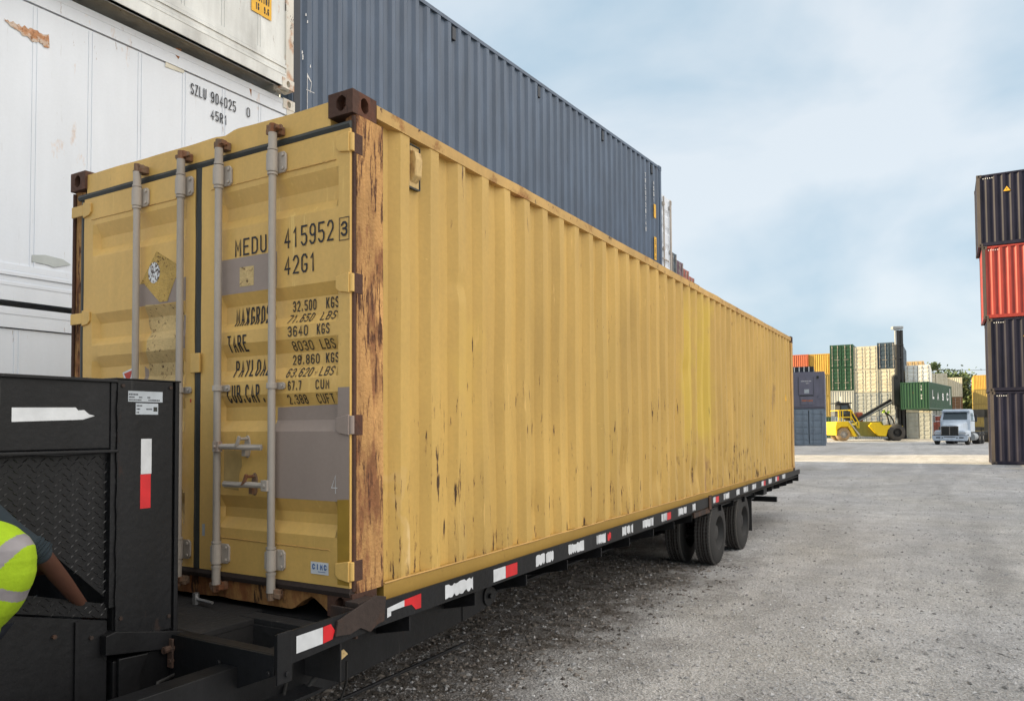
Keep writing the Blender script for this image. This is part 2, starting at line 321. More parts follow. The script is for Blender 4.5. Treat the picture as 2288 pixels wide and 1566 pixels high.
def torn(u0, u1, v0, v1, n, seed, lo=.35, hole=False):
    """torn tape: jagged strip polygons"""
    r = random.Random(seed); out = []; h = v1-v0; a = v0; b = v1
    us = [u0+(u1-u0)*i/n for i in range(n+1)]; bot = [v0+h*max(0, r.uniform(-.25, lo)) for _ in us]; top = [v1-h*max(0, r.uniform(-.3, lo*.8)) for _ in us]
    for i in range(n):
        if hole and r.random() < .10: continue
        out.append([(us[i], bot[i]), (us[i+1], bot[i+1]), (us[i+1], top[i+1]), (us[i], top[i])])
    return out

# ------------------------------------------------------------------ containers
CACHE = {}
def link_copy(src, name, mat, parent):
    o = bpy.data.objects.new(name, src.data if not isinstance(src, bpy.types.Mesh) else src); COL.objects.link(o); o.parent = parent; return o
def mesh_once(key, make, name, mat, parent):
    k = (key, mat)
    if k in CACHE:
        o = bpy.data.objects.new(name, CACHE[k]); COL.objects.link(o); o.parent = parent; return o
    o = make().build(name, mat, parent); CACHE[k] = o.data; return o
def wave(t, pitch=.272, outer=.078, slope=.054):
    """0 on the outer rib, 1 in the valley; t measured from a rib centre"""
    t = abs((t+pitch/2) % pitch-pitch/2)
    return min(1, max(0, (t-outer/2)/slope))
def corr_ts(t0, t1, c0, pitch=.272, outer=.078, slope=.054):
    ts = {t0, t1}; k = math.floor((t0-c0)/pitch)-1
    while c0+k*pitch < t1+pitch:
        c = c0+k*pitch
        for d in (-outer/2-slope, -outer/2, outer/2, outer/2+slope):
            if t0 < c+d < t1: ts.add(c+d)
        k += 1
    return sorted(ts)
def corr_panel(t0, t1, z0, z1, c0, depth, axis, face, sign, zs=None, wob=None, pitch=.272, outer=.078, slope=.054):
    """corrugated sheet. axis 'y': runs along y, faces sign*x at x=face; axis 'x': runs along x, faces sign*y at y=face"""
    ts = corr_ts(t0, t1, c0, pitch, outer, slope); zs = zs or [z0, z1]; mb = MB(); vs = []
    for z in zs:
        for t in ts:
            d = wave(t-c0, pitch, outer, slope)*depth
            dt = 0
            if wob: dd, dt = wob(t, z, d); d += dd
            p = face-sign*d
            vs.append((p, t+dt, z) if axis == 'y' else (t+dt, p, z))
    n = len(ts); fs = [(j*n+i, j*n+i+1, (j+1)*n+i+1, (j+1)*n+i) for j in range(len(zs)-1) for i in range(n-1)]
    if (axis == 'y') != (sign > 0): fs = [f[::-1] for f in fs]
    return mb.add(vs, fs)
def casting(x, y, z, sx, sy, sz):
    """corner casting block; (x,y,z) is the outer corner, s* point inwards"""
    mb = MB(); Lx, Ly, Lz = .162, .178, .118
    X, Y, Z = Vector((1, 0, 0)), Vector((0, 1, 0)), Vector((0, 0, 1))
    x0 = min(x, x+sx*Lx); y0 = min(y, y+sy*Ly); z0 = min(z, z+sz*Lz)
    mb.holed((x0, y, z0), X, Z, -Y*sy, Lx, Lz, Lx/2+sx*-.005, Lz/2, .032, .04, .05)
    mb.holed((x, y0, z0), Y, Z, -X*sx, Ly, Lz, Ly/2, Lz/2, .028, .04, .05)
    mb.holed((x0, y0, z), X, Y, -Z*sz, Lx, Ly, Lx/2, Ly/2, .031, .05, .05)
    xa, ya, za = x+sx*Lx, y+sy*Ly, z+sz*Lz
    mb.add([(x0, ya, z0), (x0+Lx, ya, z0), (x0+Lx, ya, z0+Lz), (x0, ya, z0+Lz)], [(0, 1, 2, 3)])
    mb.add([(xa, y0, z0), (xa, y0+Ly, z0), (xa, y0+Ly, z0+Lz), (xa, y0, z0+Lz)], [(0, 1, 2, 3)])
    mb.add([(x0, y0, za), (x0+Lx, y0, za), (x0+Lx, y0+Ly, za), (x0, y0+Ly, za)], [(0, 1, 2, 3)])
    return mb
W2 = 1.219
def castings(root, Lg, H, mat, which=None):
    for i, (sx, sy, sz) in enumerate([(a, b, c) for c in (1, -1) for b in (1, -1) for a in (-1, 1)]):
        if which and i not in which: continue
        x = -sx*W2; y = 0 if sy > 0 else Lg; z = 0 if sz > 0 else H
        mesh_once(('cast', sx, sy, sz, Lg, H), lambda: casting(x, y, z, sx, sy, sz), 'corner_casting', mat, root)
def frame_mb(Lg, H, post=.1, rail=.07, brail=.12):
    mb = MB(); e = .004
    return mb
def medium_container(name, label, cat, group, loc, rz, Lg, H, mat, postmat, doors=False, front_corr=True, side='corr', far=False, doormat=None, c0=.42, cut=False):
    """a container with rails, posts, castings, corrugated sides and ends as its parts; door end at y=0"""
    t = thing(name, loc, rz, label, cat, group); d = .042; e = .006
    nm = 'far' if far else 'mid'
    if not far: castings(t, Lg, H, postmat)
    def posts():
        mb = MB()
        for sx in (-1, 1):
            for y0, y1 in ((e, .12), (Lg-.12, Lg-e)): mb.box(min(sx*(W2-e), sx*(W2-.09)), max(sx*(W2-e), sx*(W2-.09)), y0, y1, .118 if not far else 0, H-.118 if not far else H)
        return mb
    def rails():
        mb = MB()
        for sx in (-1, 1):
            a, b = sorted((sx*(W2-.008), sx*(W2-.07)))
            mb.box(a, b, .12, Lg-.12, H-.075, H-.012); mb.box(a, b, .12, Lg-.12, .02, .15)
        for y0, y1 in ((.012, .09), (Lg-.09, Lg-.012)): mb.box(-W2+.09, W2-.09, y0, y1, H-.11, H-.012); mb.box(-W2+.09, W2-.09, y0, y1, .02, .14)
        return mb
    def frame():
        a_, b_ = posts(), rails(); a_.add(b_.v, b_.f); return a_
    if far: mesh_once((nm+'frame', Lg, H), frame, 'frame', postmat, t)
    else:
        for sx in (-1, 1):
            for y0, y1 in ((e, .12), (Lg-.12, Lg-e)): mesh_once(('post', Lg, H, sx, y0), lambda: MB().box(min(sx*(W2-e), sx*(W2-.09)), max(sx*(W2-e), sx*(W2-.09)), y0, y1, .118, H-.118), 'corner_post', postmat, t)
    if not far: mesh_once((nm+'rail', Lg, H), rails, 'rails', mat, t)
    for sx in (-1, 1):
        if side == 'corr': mesh_once(('side', Lg, H, sx, c0), lambda: corr_panel(.12, Lg-.12, .15, H-.075, c0, d, 'y', sx*(W2-.014), sx), 'side_panel', mat, t)
        else: mesh_once(('flatside', Lg, H, sx), lambda: flat_side(Lg, H, sx), 'side_panel', mat, t)
    mesh_once(('roof', Lg, H), lambda: MB().box(-W2+.07, W2-.07, .09, Lg-.09, H-.05, H-.03), 'roof', mat, t)
    mesh_once(('floor', Lg, H), lambda: MB().box(-W2+.07, W2-.07, .09, Lg-.09, .12, .145), 'underside', mat, t)
    mesh_once(('front', Lg, H), lambda: corr_panel(-W2+.09, W2-.09, .14, H-.11, 0, .045, 'x', Lg-.02, 1, pitch=.25), 'front_panel', mat, t)
    if not doors:
        mesh_once(('back', Lg, H), lambda: corr_panel(-W2+.09, W2-.09, .14, H-.11, 0, .045, 'x', .02, -1, pitch=.25), 'front_panel', mat, t)
    else:
        dm = doormat or mat
        for sx in (-1, 1):
            dr = mesh_once(('dleaf', H, sx), lambda: door_leaf(H, sx), 'door', dm, t)
            def rods():
                mb = MB()
                for u in (.30, .82):
                    x = sx*u*(W2-.1)+sx*.05; mb.cyl((x, -.03, .08), (x, -.03, H-.07), .022, 8)
                    for z in (.25, H*.45, H-.28): mb.box(x-.05, x+.05, -.05, .0, z-.05, z+.05)
                mb.box(min(sx*.2, sx*.75), max(sx*.2, sx*.75), -.06, -.035, H*.33, H*.33+.035)
                return mb
            rm = 'far_lightgrey' if far else 'rod_paint'
            if mat in ('far_cream', 'far_lightgrey', 'far_bluegrey'): rm = mat
            if far: rm = 'rod_paint' if rm == 'far_lightgrey' and mat != rm else rm
            mesh_once(('drods', H, sx), rods, 'lock_rod', rm, dr)
    return t
def flat_side(Lg, H, sx):
    mb = MB(); xo = sx*(W2-.03); xi = sx*(W2-.06); mb.box(min(xo, xi), max(xo, xi), .12, Lg-.12, .3, H-.2)
    y = .4
    while y < Lg-.3:
        for k in (0, .035): mb.box(min(xo, xo+sx*.006), max(xo, xo+sx*.006), y+k, y+k+.012, .32, H-.21)
        y += .49
    # top rail, ribbed bottom rail
    def bx(a, b, z0, z1): mb.box(min(sx*(W2-a), sx*(W2-b)), max(sx*(W2-a), sx*(W2-b)), .12, Lg-.12, z0, z1)
    bx(.012, .08, H-.19, H-.012); bx(.02, .08, .02, .12)
    for k in range(4): bx(.004+.012*(k % 2), .07, .15+k*.045, .18+k*.045)
    bx(.018, .07, .12, .34)
    return mb
def door_leaf(H, sx):
    mb = MB(); x0, x1 = (.03, W2-.1); zs = [.14]; ds = [0]
    n = 5; hh = (H-.25-.14)/n
    for k in range(n):
        z = .14+hh*k+hh*.28
        for a, b in ((0, 0), (.07, 1), (.14, 1), (.21, 0)): zs.append(z+a*1.1); ds.append(b)
    zs.append(H-.11); ds.append(0)
    xs = [x0, x0+.08, x0+.12, x1-.12, x1-.08, x1]; xi = [0, 0, 1, 1, 0, 0]
    vs = [(sx*x, .014+.03*ds[j]*xi[i], z) for j, z in enumerate(zs) for i, x in enumerate(xs)]
    m = len(xs); fs = [(j*m+i, j*m+i+1, (j+1)*m+i+1, (j+1)*m+i) for j in range(len(zs)-1) for i in range(m-1)]
    mb.add(vs, fs)
    mb.box(sx*x1 if sx < 0 else x1-.001, (sx*x1+.001) if sx < 0 else x1, .014, .05, .14, H-.11)
    return mb

# ------------------------------------------------------------------ ground
def axis_pts(segs):
    out = []
    for a, b, n in segs: out += [a+(b-a)*i/n for i in range(n)]
    return out+[segs[-1][1]]
xs = axis_pts([(-1500, -120, 10), (-120, -20, 25), (-20, -4, 40), (-4, 9, 230), (9, 25, 60), (25, 120, 25), (120, 1500, 10)])
ys = axis_pts([(-1500, -120, 10), (-120, -8, 25), (-8, -1, 30), (-1, 12, 230), (12, 36, 90), (36, 120, 40), (120, 1800, 12)])
def hgt(x, y):
    b = gz(x, y)
    if abs(x) > 60 or y > 90 or y < -30: return b
    v = Vector((x, y, 0)); b += .012*noise.noise(v*.6)+.006*noise.noise(v*2.3)
    if -6 < x < 12 and -2 < y < 16: b += .006*noise.noise(v*9)+.004*noise.noise(v*19)
    return b
mb = MB(); nx = len(xs); mb.v = [(x, y, hgt(x, y)) for y in ys for x in xs]
mb.f = [(j*nx+i, j*nx+i+1, (j+1)*nx+i+1, (j+1)*nx+i) for j in range(len(ys)-1) for i in range(nx-1)]; mb.mi = [0]*len(mb.f)
def ground_mat():
    m = bpy.data.materials.new('crushed_stone'); m.use_nodes = True; nt = m.node_tree; L = nt.links.new; b = nt.nodes['Principled BSDF']
    b.inputs['Roughness'].default_value = .9; b.inputs['Specular IOR Level'].default_value = .2
    g = nn(nt, 'ShaderNodeNewGeometry')
    def noise_(sc, det=5, r=.6, vec=(1, 1, 1), rot=0):
        mp = nn(nt, 'ShaderNodeMapping'); mp.inputs['Scale'].default_value = vec; mp.inputs['Rotation'].default_value = (0, 0, rot); L(g.outputs['Position'], mp.inputs[0])
        n = nn(nt, 'ShaderNodeTexNoise', i={'Scale': sc, 'Detail': det, 'Roughness': r}); L(mp.outputs[0], n.inputs['Vector']); return n.outputs[0]
    def rng(o, a, b_, c, d):
        n = nn(nt, 'ShaderNodeMapRange', i={'From Min': a, 'From Max': b_, 'To Min': c, 'To Max': d}); L(o, n.inputs[0]); return n.outputs[0]
    def mt(a, b_, op='MULTIPLY'):
        n = nn(nt, 'ShaderNodeMath', operation=op)
        for i, x in enumerate((a, b_)):
            if isinstance(x, (int, float)): n.inputs[i].default_value = x
            else: L(x, n.inputs[i])
        return n.outputs[0]
    vo = nn(nt, 'ShaderNodeTexVoronoi', i={'Scale': 60, 'Randomness': 1}); L(g.outputs['Position'], vo.inputs['Vector'])
    vo2 = nn(nt, 'ShaderNodeTexVoronoi', i={'Scale': 17, 'Randomness': 1}); L(g.outputs['Position'], vo2.inputs['Vector'])
    big = rng(noise_(.22, 5), .3, .7, .80, 1.14); mid = rng(noise_(1.6, 6, .65), .3, .7, .82, 1.14); fine = rng(noise_(48, 5, .75), .3, .7, .58, 1.36)
    trk = rng(noise_(.9, 5, .6, (1.0, .10, 1), .25), .38, .68, 1.07, .84)
    cell = rng(vo.outputs['Color'], 0, 1, .80, 1.18); cell2 = rng(vo2.outputs['Color'], 0, 1, .93, 1.06)
    val = mt(mt(mt(big, mid), mt(fine, cell)), mt(trk, cell2))
    mxx = nn(nt, 'ShaderNodeMix', data_type='RGBA'); mxx.inputs[6].default_value = (.56, .55, .545, 1); mxx.inputs[7].default_value = (.55, .53, .50, 1); L(rng(noise_(.35, 4), .4, .62, 0, 1), mxx.inputs[0])
    s = nn(nt, 'ShaderNodeVectorMath', operation='SCALE'); L(mxx.outputs[2], s.inputs[0]); L(val, s.inputs['Scale'])
    spx = nn(nt, 'ShaderNodeSeparateXYZ'); L(g.outputs['Position'], spx.inputs[0]); vv = s.outputs[0]
    for x0_, k_ in ((.45, .10), (2.3, .10), (3.4, -.05), (5.3, -.05)):
        lx = mt(mt(spx.outputs['X'], mt(spx.outputs['Y'], k_), 'SUBTRACT'), x0_, 'SUBTRACT'); lx = mt(mt(lx, rng(noise_(.5, 3), .3, .7, -.25, .25), 'ADD'), 0, 'ADD')
        ab = nn(nt, 'ShaderNodeMath', operation='ABSOLUTE'); L(lx, ab.inputs[0]); ss = nn(nt, 'ShaderNodeVectorMath', operation='SCALE'); L(vv, ss.inputs[0]); L(mt(rng(ab.outputs[0], .10, .24, .90, 1), rng(ab.outputs[0], .22, .34, 1.05, 1)), ss.inputs['Scale']); vv = ss.outputs[0]
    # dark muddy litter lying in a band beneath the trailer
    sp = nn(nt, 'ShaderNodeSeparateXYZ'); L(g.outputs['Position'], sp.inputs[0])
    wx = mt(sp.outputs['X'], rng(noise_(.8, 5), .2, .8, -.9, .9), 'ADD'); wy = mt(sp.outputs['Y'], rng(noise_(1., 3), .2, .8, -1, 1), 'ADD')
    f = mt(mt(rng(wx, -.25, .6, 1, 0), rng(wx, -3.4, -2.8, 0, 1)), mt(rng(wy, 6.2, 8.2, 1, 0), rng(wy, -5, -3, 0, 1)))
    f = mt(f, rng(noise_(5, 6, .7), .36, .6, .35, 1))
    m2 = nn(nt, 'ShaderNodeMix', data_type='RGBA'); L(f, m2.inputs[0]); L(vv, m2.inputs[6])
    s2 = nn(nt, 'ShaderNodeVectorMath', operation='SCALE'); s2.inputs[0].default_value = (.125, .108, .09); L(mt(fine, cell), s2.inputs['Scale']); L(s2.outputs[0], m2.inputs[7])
    L(m2.outputs[2], b.inputs['Base Color'])
    hgt_ = mt(mt(mt(vo.outputs['Distance'], .5), noise_(26, 6, .7), 'ADD'), mt(noise_(6, 5), 1.2), 'ADD')
    bn = nn(nt, 'ShaderNodeBump', i={'Strength': 1.0, 'Distance': .035}); L(hgt_, bn.inputs['Height']); L(bn.outputs[0], b.inputs['Normal'])
    MATS['crushed_stone'] = m
    m = bpy.data.materials.new('stone_mat'); m.use_nodes = True; nt = m.node_tree; b = nt.nodes['Principled BSDF']; b.inputs['Roughness'].default_value = .9
    g = nn(nt, 'ShaderNodeNewGeometry'); cr = nn(nt, 'ShaderNodeValToRGB'); e = cr.color_ramp.elements
    e[0].color = (.17, .165, .16, 1); e[1].color = (.56, .55, .54, 1); x = e.new(.2); x.color = (.30, .295, .29, 1); x = e.new(.75); x.color = (.40, .39, .385, 1)
    nt.links.new(g.outputs['Random Per Island'], cr.inputs[0]); nt.links.new(cr.outputs[0], b.inputs['Base Color']); MATS['stone_mat'] = m
    m = bpy.data.materials.new('litter_mat'); m.use_nodes = True; nt = m.node_tree; b = nt.nodes['Principled BSDF']; b.inputs['Roughness'].default_value = .9
    g = nn(nt, 'ShaderNodeNewGeometry'); cr = nn(nt, 'ShaderNodeValToRGB'); e = cr.color_ramp.elements
    e[0].color = (.06, .05, .042, 1); e[1].color = (.24, .21, .18, 1); nt.links.new(g.outputs['Random Per Island'], cr.inputs[0]); nt.links.new(cr.outputs[0], b.inputs['Base Color']); MATS['litter_mat'] = m
ground_mat()
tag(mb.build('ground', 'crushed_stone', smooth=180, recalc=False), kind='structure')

OCT = [(1, 0, 0), (0, 1, 0), (-1, 0, 0), (0, -1, 0), (0, 0, 1), (0, 0, -1)]
OF = [(0, 1, 4), (1, 2, 4), (2, 3, 4), (3, 0, 4), (1, 0, 5), (2, 1, 5), (3, 2, 5), (0, 3, 5)]
def scatter(n, pick, size, name, mat, seed):
    r = random.Random(seed); mb = MB()
    for _ in range(n):
        p = pick(r)
        if p is None: continue
        x, y = p; s = size(r); a = r.uniform(0, 6.3); c, q = math.cos(a), math.sin(a); sx, sy, sz = s*r.uniform(.7, 1.4), s*r.uniform(.5, 1.1), s*r.uniform(.35, .75)
        z = hgt(x, y)+sz*.25; vs = []
        for v in OCT:
            jx, jy, jz = (v[0]+r.uniform(-.3, .3))*sx, (v[1]+r.uniform(-.3, .3))*sy, (v[2]+r.uniform(-.25, .25))*sz
            vs.append((x+jx*c-jy*q, y+jx*q+jy*c, z+jz))
        mb.add(vs, OF)
    return mb.build(name, mat, recalc=False)
def pick_main(r):
    d = 2.0*math.exp(r.random()*2.95); b = r.uniform(-.45, .75)
    p = CAM+r0*(b*d)+Vector((-math.sin(YAW), math.cos(YAW), 0))*d
    return (p.x, p.y)
tag(scatter(42000, pick_main, lambda r: .0042*math.exp(r.random()**2.4*1.7), 'gravel', 'stone_mat', 3), 'loose grey crushed stones lying over the yard', 'gravel', kind='stuff')
def pick_big(r):
    d = 3.5+r.random()**1.3*26; b = r.uniform(-.2, .7); p = CAM+r0*(b*d)+Vector((-math.sin(YAW), math.cos(YAW), 0))*d
    return None if p.x < .2 and p.y < 12.5 else (p.x, p.y)
tag(scatter(260, pick_big, lambda r: r.uniform(.014, .028), 'larger_stones', 'stone_mat', 9), 'scattered larger grey stones on the yard', 'stones', kind='stuff')
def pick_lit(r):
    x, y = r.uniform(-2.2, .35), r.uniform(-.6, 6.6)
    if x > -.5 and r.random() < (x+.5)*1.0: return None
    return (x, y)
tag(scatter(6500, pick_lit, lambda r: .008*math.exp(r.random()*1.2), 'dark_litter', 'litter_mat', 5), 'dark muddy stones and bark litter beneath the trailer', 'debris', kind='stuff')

# ------------------------------------------------------------------ the yellow container on the trailer
ZB = .79
Y = thing('shipping_container', (-W2, 0, ZB), 0, 'long rust-edged mustard yellow container loaded on the black trailer', 'shipping container')
H, LG = 2.591, 12.192
castings(Y, LG, H, 'casting_rust')
rw = random.Random(11)
DENTS = [(3.6, .55, .12, .18, .03), (4.45, .35, .1, .16, .03), (7.3, 1.7, .35, .5, .014), (7.15, .4, .1, .2, .035), (3.05, 1.95, .1, .3, .016), (9.7, .5, .25, .3, .03), (1.9, .3, .08, .14, .03), (4.1, 1.75, .5, .4, .012), (.96, 1.76, .05, .05, .028), (5.15, .95, .16, .45, .03), (5.75, .3, .25, .22, .045), (6.1, 1.2, .3, .6, .03), (5.45, 1.55, .1, .1, .03), (2.3, 1.2, .4, .6, .012), (8.6, .9, .5, .5, .015), (.96, .45, .05, .25, .02), (1.3, 1.4, .12, .7, .018)]
def ywob(t, z, d):
    v = Vector((t*.9, z*.8, 3)); a = noise.noise(v)*.006+noise.noise(Vector((t*4, z*1.6, 9)))*.0045; b = noise.noise(Vector((t*2.2, z*1.3, 20)))*.008
    for (ty, tz, ry, rz_, dp) in DENTS:
        q = ((t-ty)/ry)**2+((z-tz)/rz_)**2
        if q < 4: a += dp*math.exp(-q)
    ed = min(1, (z-.13)/.25, (H-.09-z)/.2); return a*max(0, ed), b*max(0, ed)
zz = [.128+(H-.09-.128)*i/44 for i in range(45)]
corr_panel(.235, LG-.2, 0, 0, .42, .044, 'y', W2-.006, 1, zz, ywob).build('side_panel', 'yellow_side', Y, smooth=25)
corr_panel(.235, LG-.2, .13, H-.09, .42, .038, 'y', -W2+.006, -1).build('side_panel', 'yellow_side', Y)
MB().box(-W2+.06, W2-.06, .1, LG-.06, H-.05, H-.035).build('roof', 'yellow_rail', Y)
MB().box(-W2+.06, W2-.06, .1, LG-.06, .1, .14).build('underside', 'deck_black', Y)
corr_panel(-W2+.1, W2-.1, .14, H-.1, 0, .045, 'x', LG-.02, 1, pitch=.25).build('front_panel', 'yellow_side', Y)
def wavy_bar(x0, x1, y0, y1, z0, z1, n, amp, seed):
    mb = MB(); rs = []
    for i in range(n+1):
        y = y0+(y1-y0)*i/n; a = amp*noise.noise(Vector((y*1.3, seed, 0)))+amp*.5*noise.noise(Vector((y*5, seed, 4))); b = amp*noise.noise(Vector((y*2, seed, 8)))
        rs.append([(x0, y, z0), (x1+b, y, z0+a*.4), (x1+b, y, z1+a), (x0, y, z1+a)])
    return mb.rings(rs)
for sx in (1, -1):
    m_ = wavy_bar(sx*(W2-.06), sx*(W2-.001), .178, LG-.178, H-.09, H-.022, 70, .008, 3+sx)
    m_.build('top_rail', 'yellow_top_rail', Y)
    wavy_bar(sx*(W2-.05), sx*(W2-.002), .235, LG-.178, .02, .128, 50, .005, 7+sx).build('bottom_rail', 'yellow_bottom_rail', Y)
# weld bead above the bottom rail
mb = MB(); pts = []
for i in range(150):
    y = .24+(LG-.44)*i/149; pts.append((W2-.004+.003*noise.noise(Vector((y*7, 1, 1))), y, .129+.006*noise.noise(Vector((y*3, 2, 2)))))
mb.tube(pts, .006, 5).build('weld_bead', 'yellow_rail', Y)
# corner posts
for sx in (1, -1):
    mb = MB(); zs_ = [.118+(H-.236)*i/60 for i in range(61)]; rs = []
    for z in zs_:
        a = .003*noise.noise(Vector((z*6, sx, 0)))
        prof = [(W2-.002, .032), (W2-.001+a, .10), (W2-.002, .232), (W2-.06, .232), (W2-.09, .05), (W2-.035, .03)]
        rs.append([(sx*x, y, z) for x, y in prof])
    mb.rings(rs).build('corner_post', 'rusty_post', Y)
    mb = MB(); mb.box(min(sx*(W2-.002), sx*(W2-.1)), max(sx*(W2-.002), sx*(W2-.1)), LG-.198, LG-.004, .118, H-.118); mb.build('corner_post', 'yellow_top_rail', Y)
# door gear post strips (hinge side)
for sx in (1, -1):
    mb = MB(); mb.cyl((sx*(W2-.012), .022, .13), (sx*(W2-.012), .022, H-.13), .011, 8)
    mb.build('hinge_pin', 'casting_rust', Y)
# header and sill with bent upper edge
mb = MB(); rs = []
for i in range(60):
    x = -W2+.16+(2*W2-.32)*i/59; s = (x+W2)/(2*W2)
    zt = H-.028+.006*noise.noise(Vector((x*3, 5, 1)))-.008*math.exp(-((x+.1)/.3)**2)+.018*math.exp(-((x-.36)/.10)**2)*.4-.014*math.exp(-((x-.27)/.05)**2)
    yb = .012*noise.noise(Vector((x*2.5, 8, 1)))
    rs.append([(x, .015+yb*.3, H-.165), (x, .015+yb, zt), (x, .10, zt+.004), (x, .10, H-.165)])
mb.rings(rs); mb.build('door_header', 'yellow_door', Y)
mb = MB(); rs = []
for i in range(80):
    x = -W2+.16+(2*W2-.32)*i/79; n_ = max(0, 1-abs(x-.93)/.12); zb_ = .0+.075*(n_**.7 if n_ > 0 else 0)+.006*noise.noise(Vector((x*6, 3, 3)))
    rs.append([(x, .02+.01*noise.noise(Vector((x*5, 1, 3))), zb_), (x, .012, .10), (x, .1, .10), (x, .1, zb_)])
mb.rings(rs); mb.build('door_sill', 'rusty_sill', Y)

# doors: relief shared by the sheet, the lettering and the paint patches
ZBRK = [(2.218, 0), (2.138, 1), (2.067, 1), (2.012, 0), (1.65, 0), (1.589, 1), (1.497, 1), (1.447, 0), (1.379, 0), (1.311, 1), (1.237, 1), (1.174, 0), (1.10, 0), (1.037, 1), (.963, 1), (.905, 0), (.562, 0), (.495, 1), (.442, 1), (.385, 0)]
def zdep(z):
    if z >= ZBRK[0][0] or z <= ZBRK[-1][0]: return 0
    for (a, da), (b, db) in zip(ZBRK, ZBRK[1:]):
        if b <= z <= a: return da+(db-da)*(a-z)/(a-b)
    return 0
LEAF = {'left': (-1.05, .045, -.955, -.031), 'right': (.10, 1.205, .235, 1.13)}
def leaf_fn(side, bumps=True):
    x0, x1, a, b = LEAF[side]
    def fn(x, z):
        k = min(1, max(0, (x-a)/.035), 1)*1.; k = min(k, max(0, (b-x)/.018)); dpt = .036*zdep(z)*max(0, k)
        if side == 'left' and bumps:
            k2 = math.exp(-(((x+.30)/.17)**4+((z-1.42)/.27)**4)); dpt += k2*.012*math.sin(z*17)
        return -.004+dpt+(.0035*noise.noise(Vector((x*3, z*3, 5))) if bumps else 0)
    return fn
DX = {}
for side in ('left', 'right'):
    x0, x1, a, b = LEAF[side]; fn = leaf_fn(side); zs_ = sorted([z for z, _ in ZBRK]+[.147, .25, .31, .65, .75, .82, 1.35, 1.41, 1.54, 1.72, 1.8, 1.88, 1.95, 2.3, 2.395]+[.2+.14*i for i in range(15)])
    xs_ = sorted([x0, a, a+.035, .0+b-.018, b, x1]+[a+.035+(b-a-.07)*i/16 for i in range(1, 16)])
    mb = MB(); m = len(xs_); mb.add([(x, fn(x, z), z) for z in zs_ for x in xs_], [(j*m+i, j*m+i+1, (j+1)*m+i+1, (j+1)*m+i) for j in range(len(zs_)-1) for i in range(m-1)])
    mb.box(x0, x1, .045, .06, .147, 2.395)
    for xa in (x0, x1): mb.add([(xa, -.004, .147), (xa, .05, .147), (xa, .05, 2.395), (xa, -.004, 2.395)], [(0, 1, 2, 3)])
    mb.add([(x0, -.004, 2.395), (x1, -.004, 2.395), (x1, .05, 2.395), (x0, .05, 2.395)], [(0, 1, 2, 3)])
    dr = mb.build('door', 'yellow_door', Y, smooth=20); DX[side] = dr; dr['label'] = 'left door leaf with peeled sticker' if side == 'left' else 'right door leaf with black lettering'
    # weld seams along the header and the foot of the leaf
    mb = MB(); mb.tube([(x0+.08+(x1-x0-.17)*i/60, -.005, 2.253+.004*noise.noise(Vector((i*.9, 0, 3)))) for i in range(61)], .0035, 5); mb.build('weld_seam', 'yellow_rail', dr); mb = MB()
    mb.tube([(x0+.13+(x1-x0-.26)*i/60, -.005, .332-.01*i/60+.004*noise.noise(Vector((i*.9, 4, 3)))) for i in range(61)], .003, 5)
    mb.build('weld_seam', 'yellow_rail', dr)
# gaskets
for (x0, x1, z0, z1, y, mt_) in ((-1.12, 1.207, 2.397, 2.432, .0, 'gasket'), (.047, .098, .15, 2.396, .0, 'gasket'), (-1.12, 1.207, .102, .146, .0, 'gasket_and_groove_shade'), (-1.105, -1.052, .147, 2.396, .012, 'gasket')):
    mb = MB(); n = 40; rs = []
    hor = (x1-x0) > (z1-z0)
    for i in range(n+1):
        t = i/n; wv = .0025*noise.noise(Vector((t*14, z0*3, x0)))
        if hor: x = x0+(x1-x0)*t; rs.append([(x, y+.05, z0), (x, y-.003, z0+wv), (x, y-.011, (z0+z1)/2), (x, y-.003, z1+wv), (x, y+.05, z1)])
        else: z = z0+(z1-z0)*t; rs.append([(x0, y+.05, z), (x0+wv, y-.003, z), ((x0+x1)/2, y-.011, z), (x1+wv, y-.003, z), (x1, y+.05, z)])
    mb.rings(rs); mb.build('gasket', mt_, Y)
# latch plate over the centre gasket
mb = MB(); mb.box(.032, .112, -.024, -.012, 1.235, 1.345); mb.build('anti_theft_plate', 'yellow_door', DX['right'], bevel=.004)
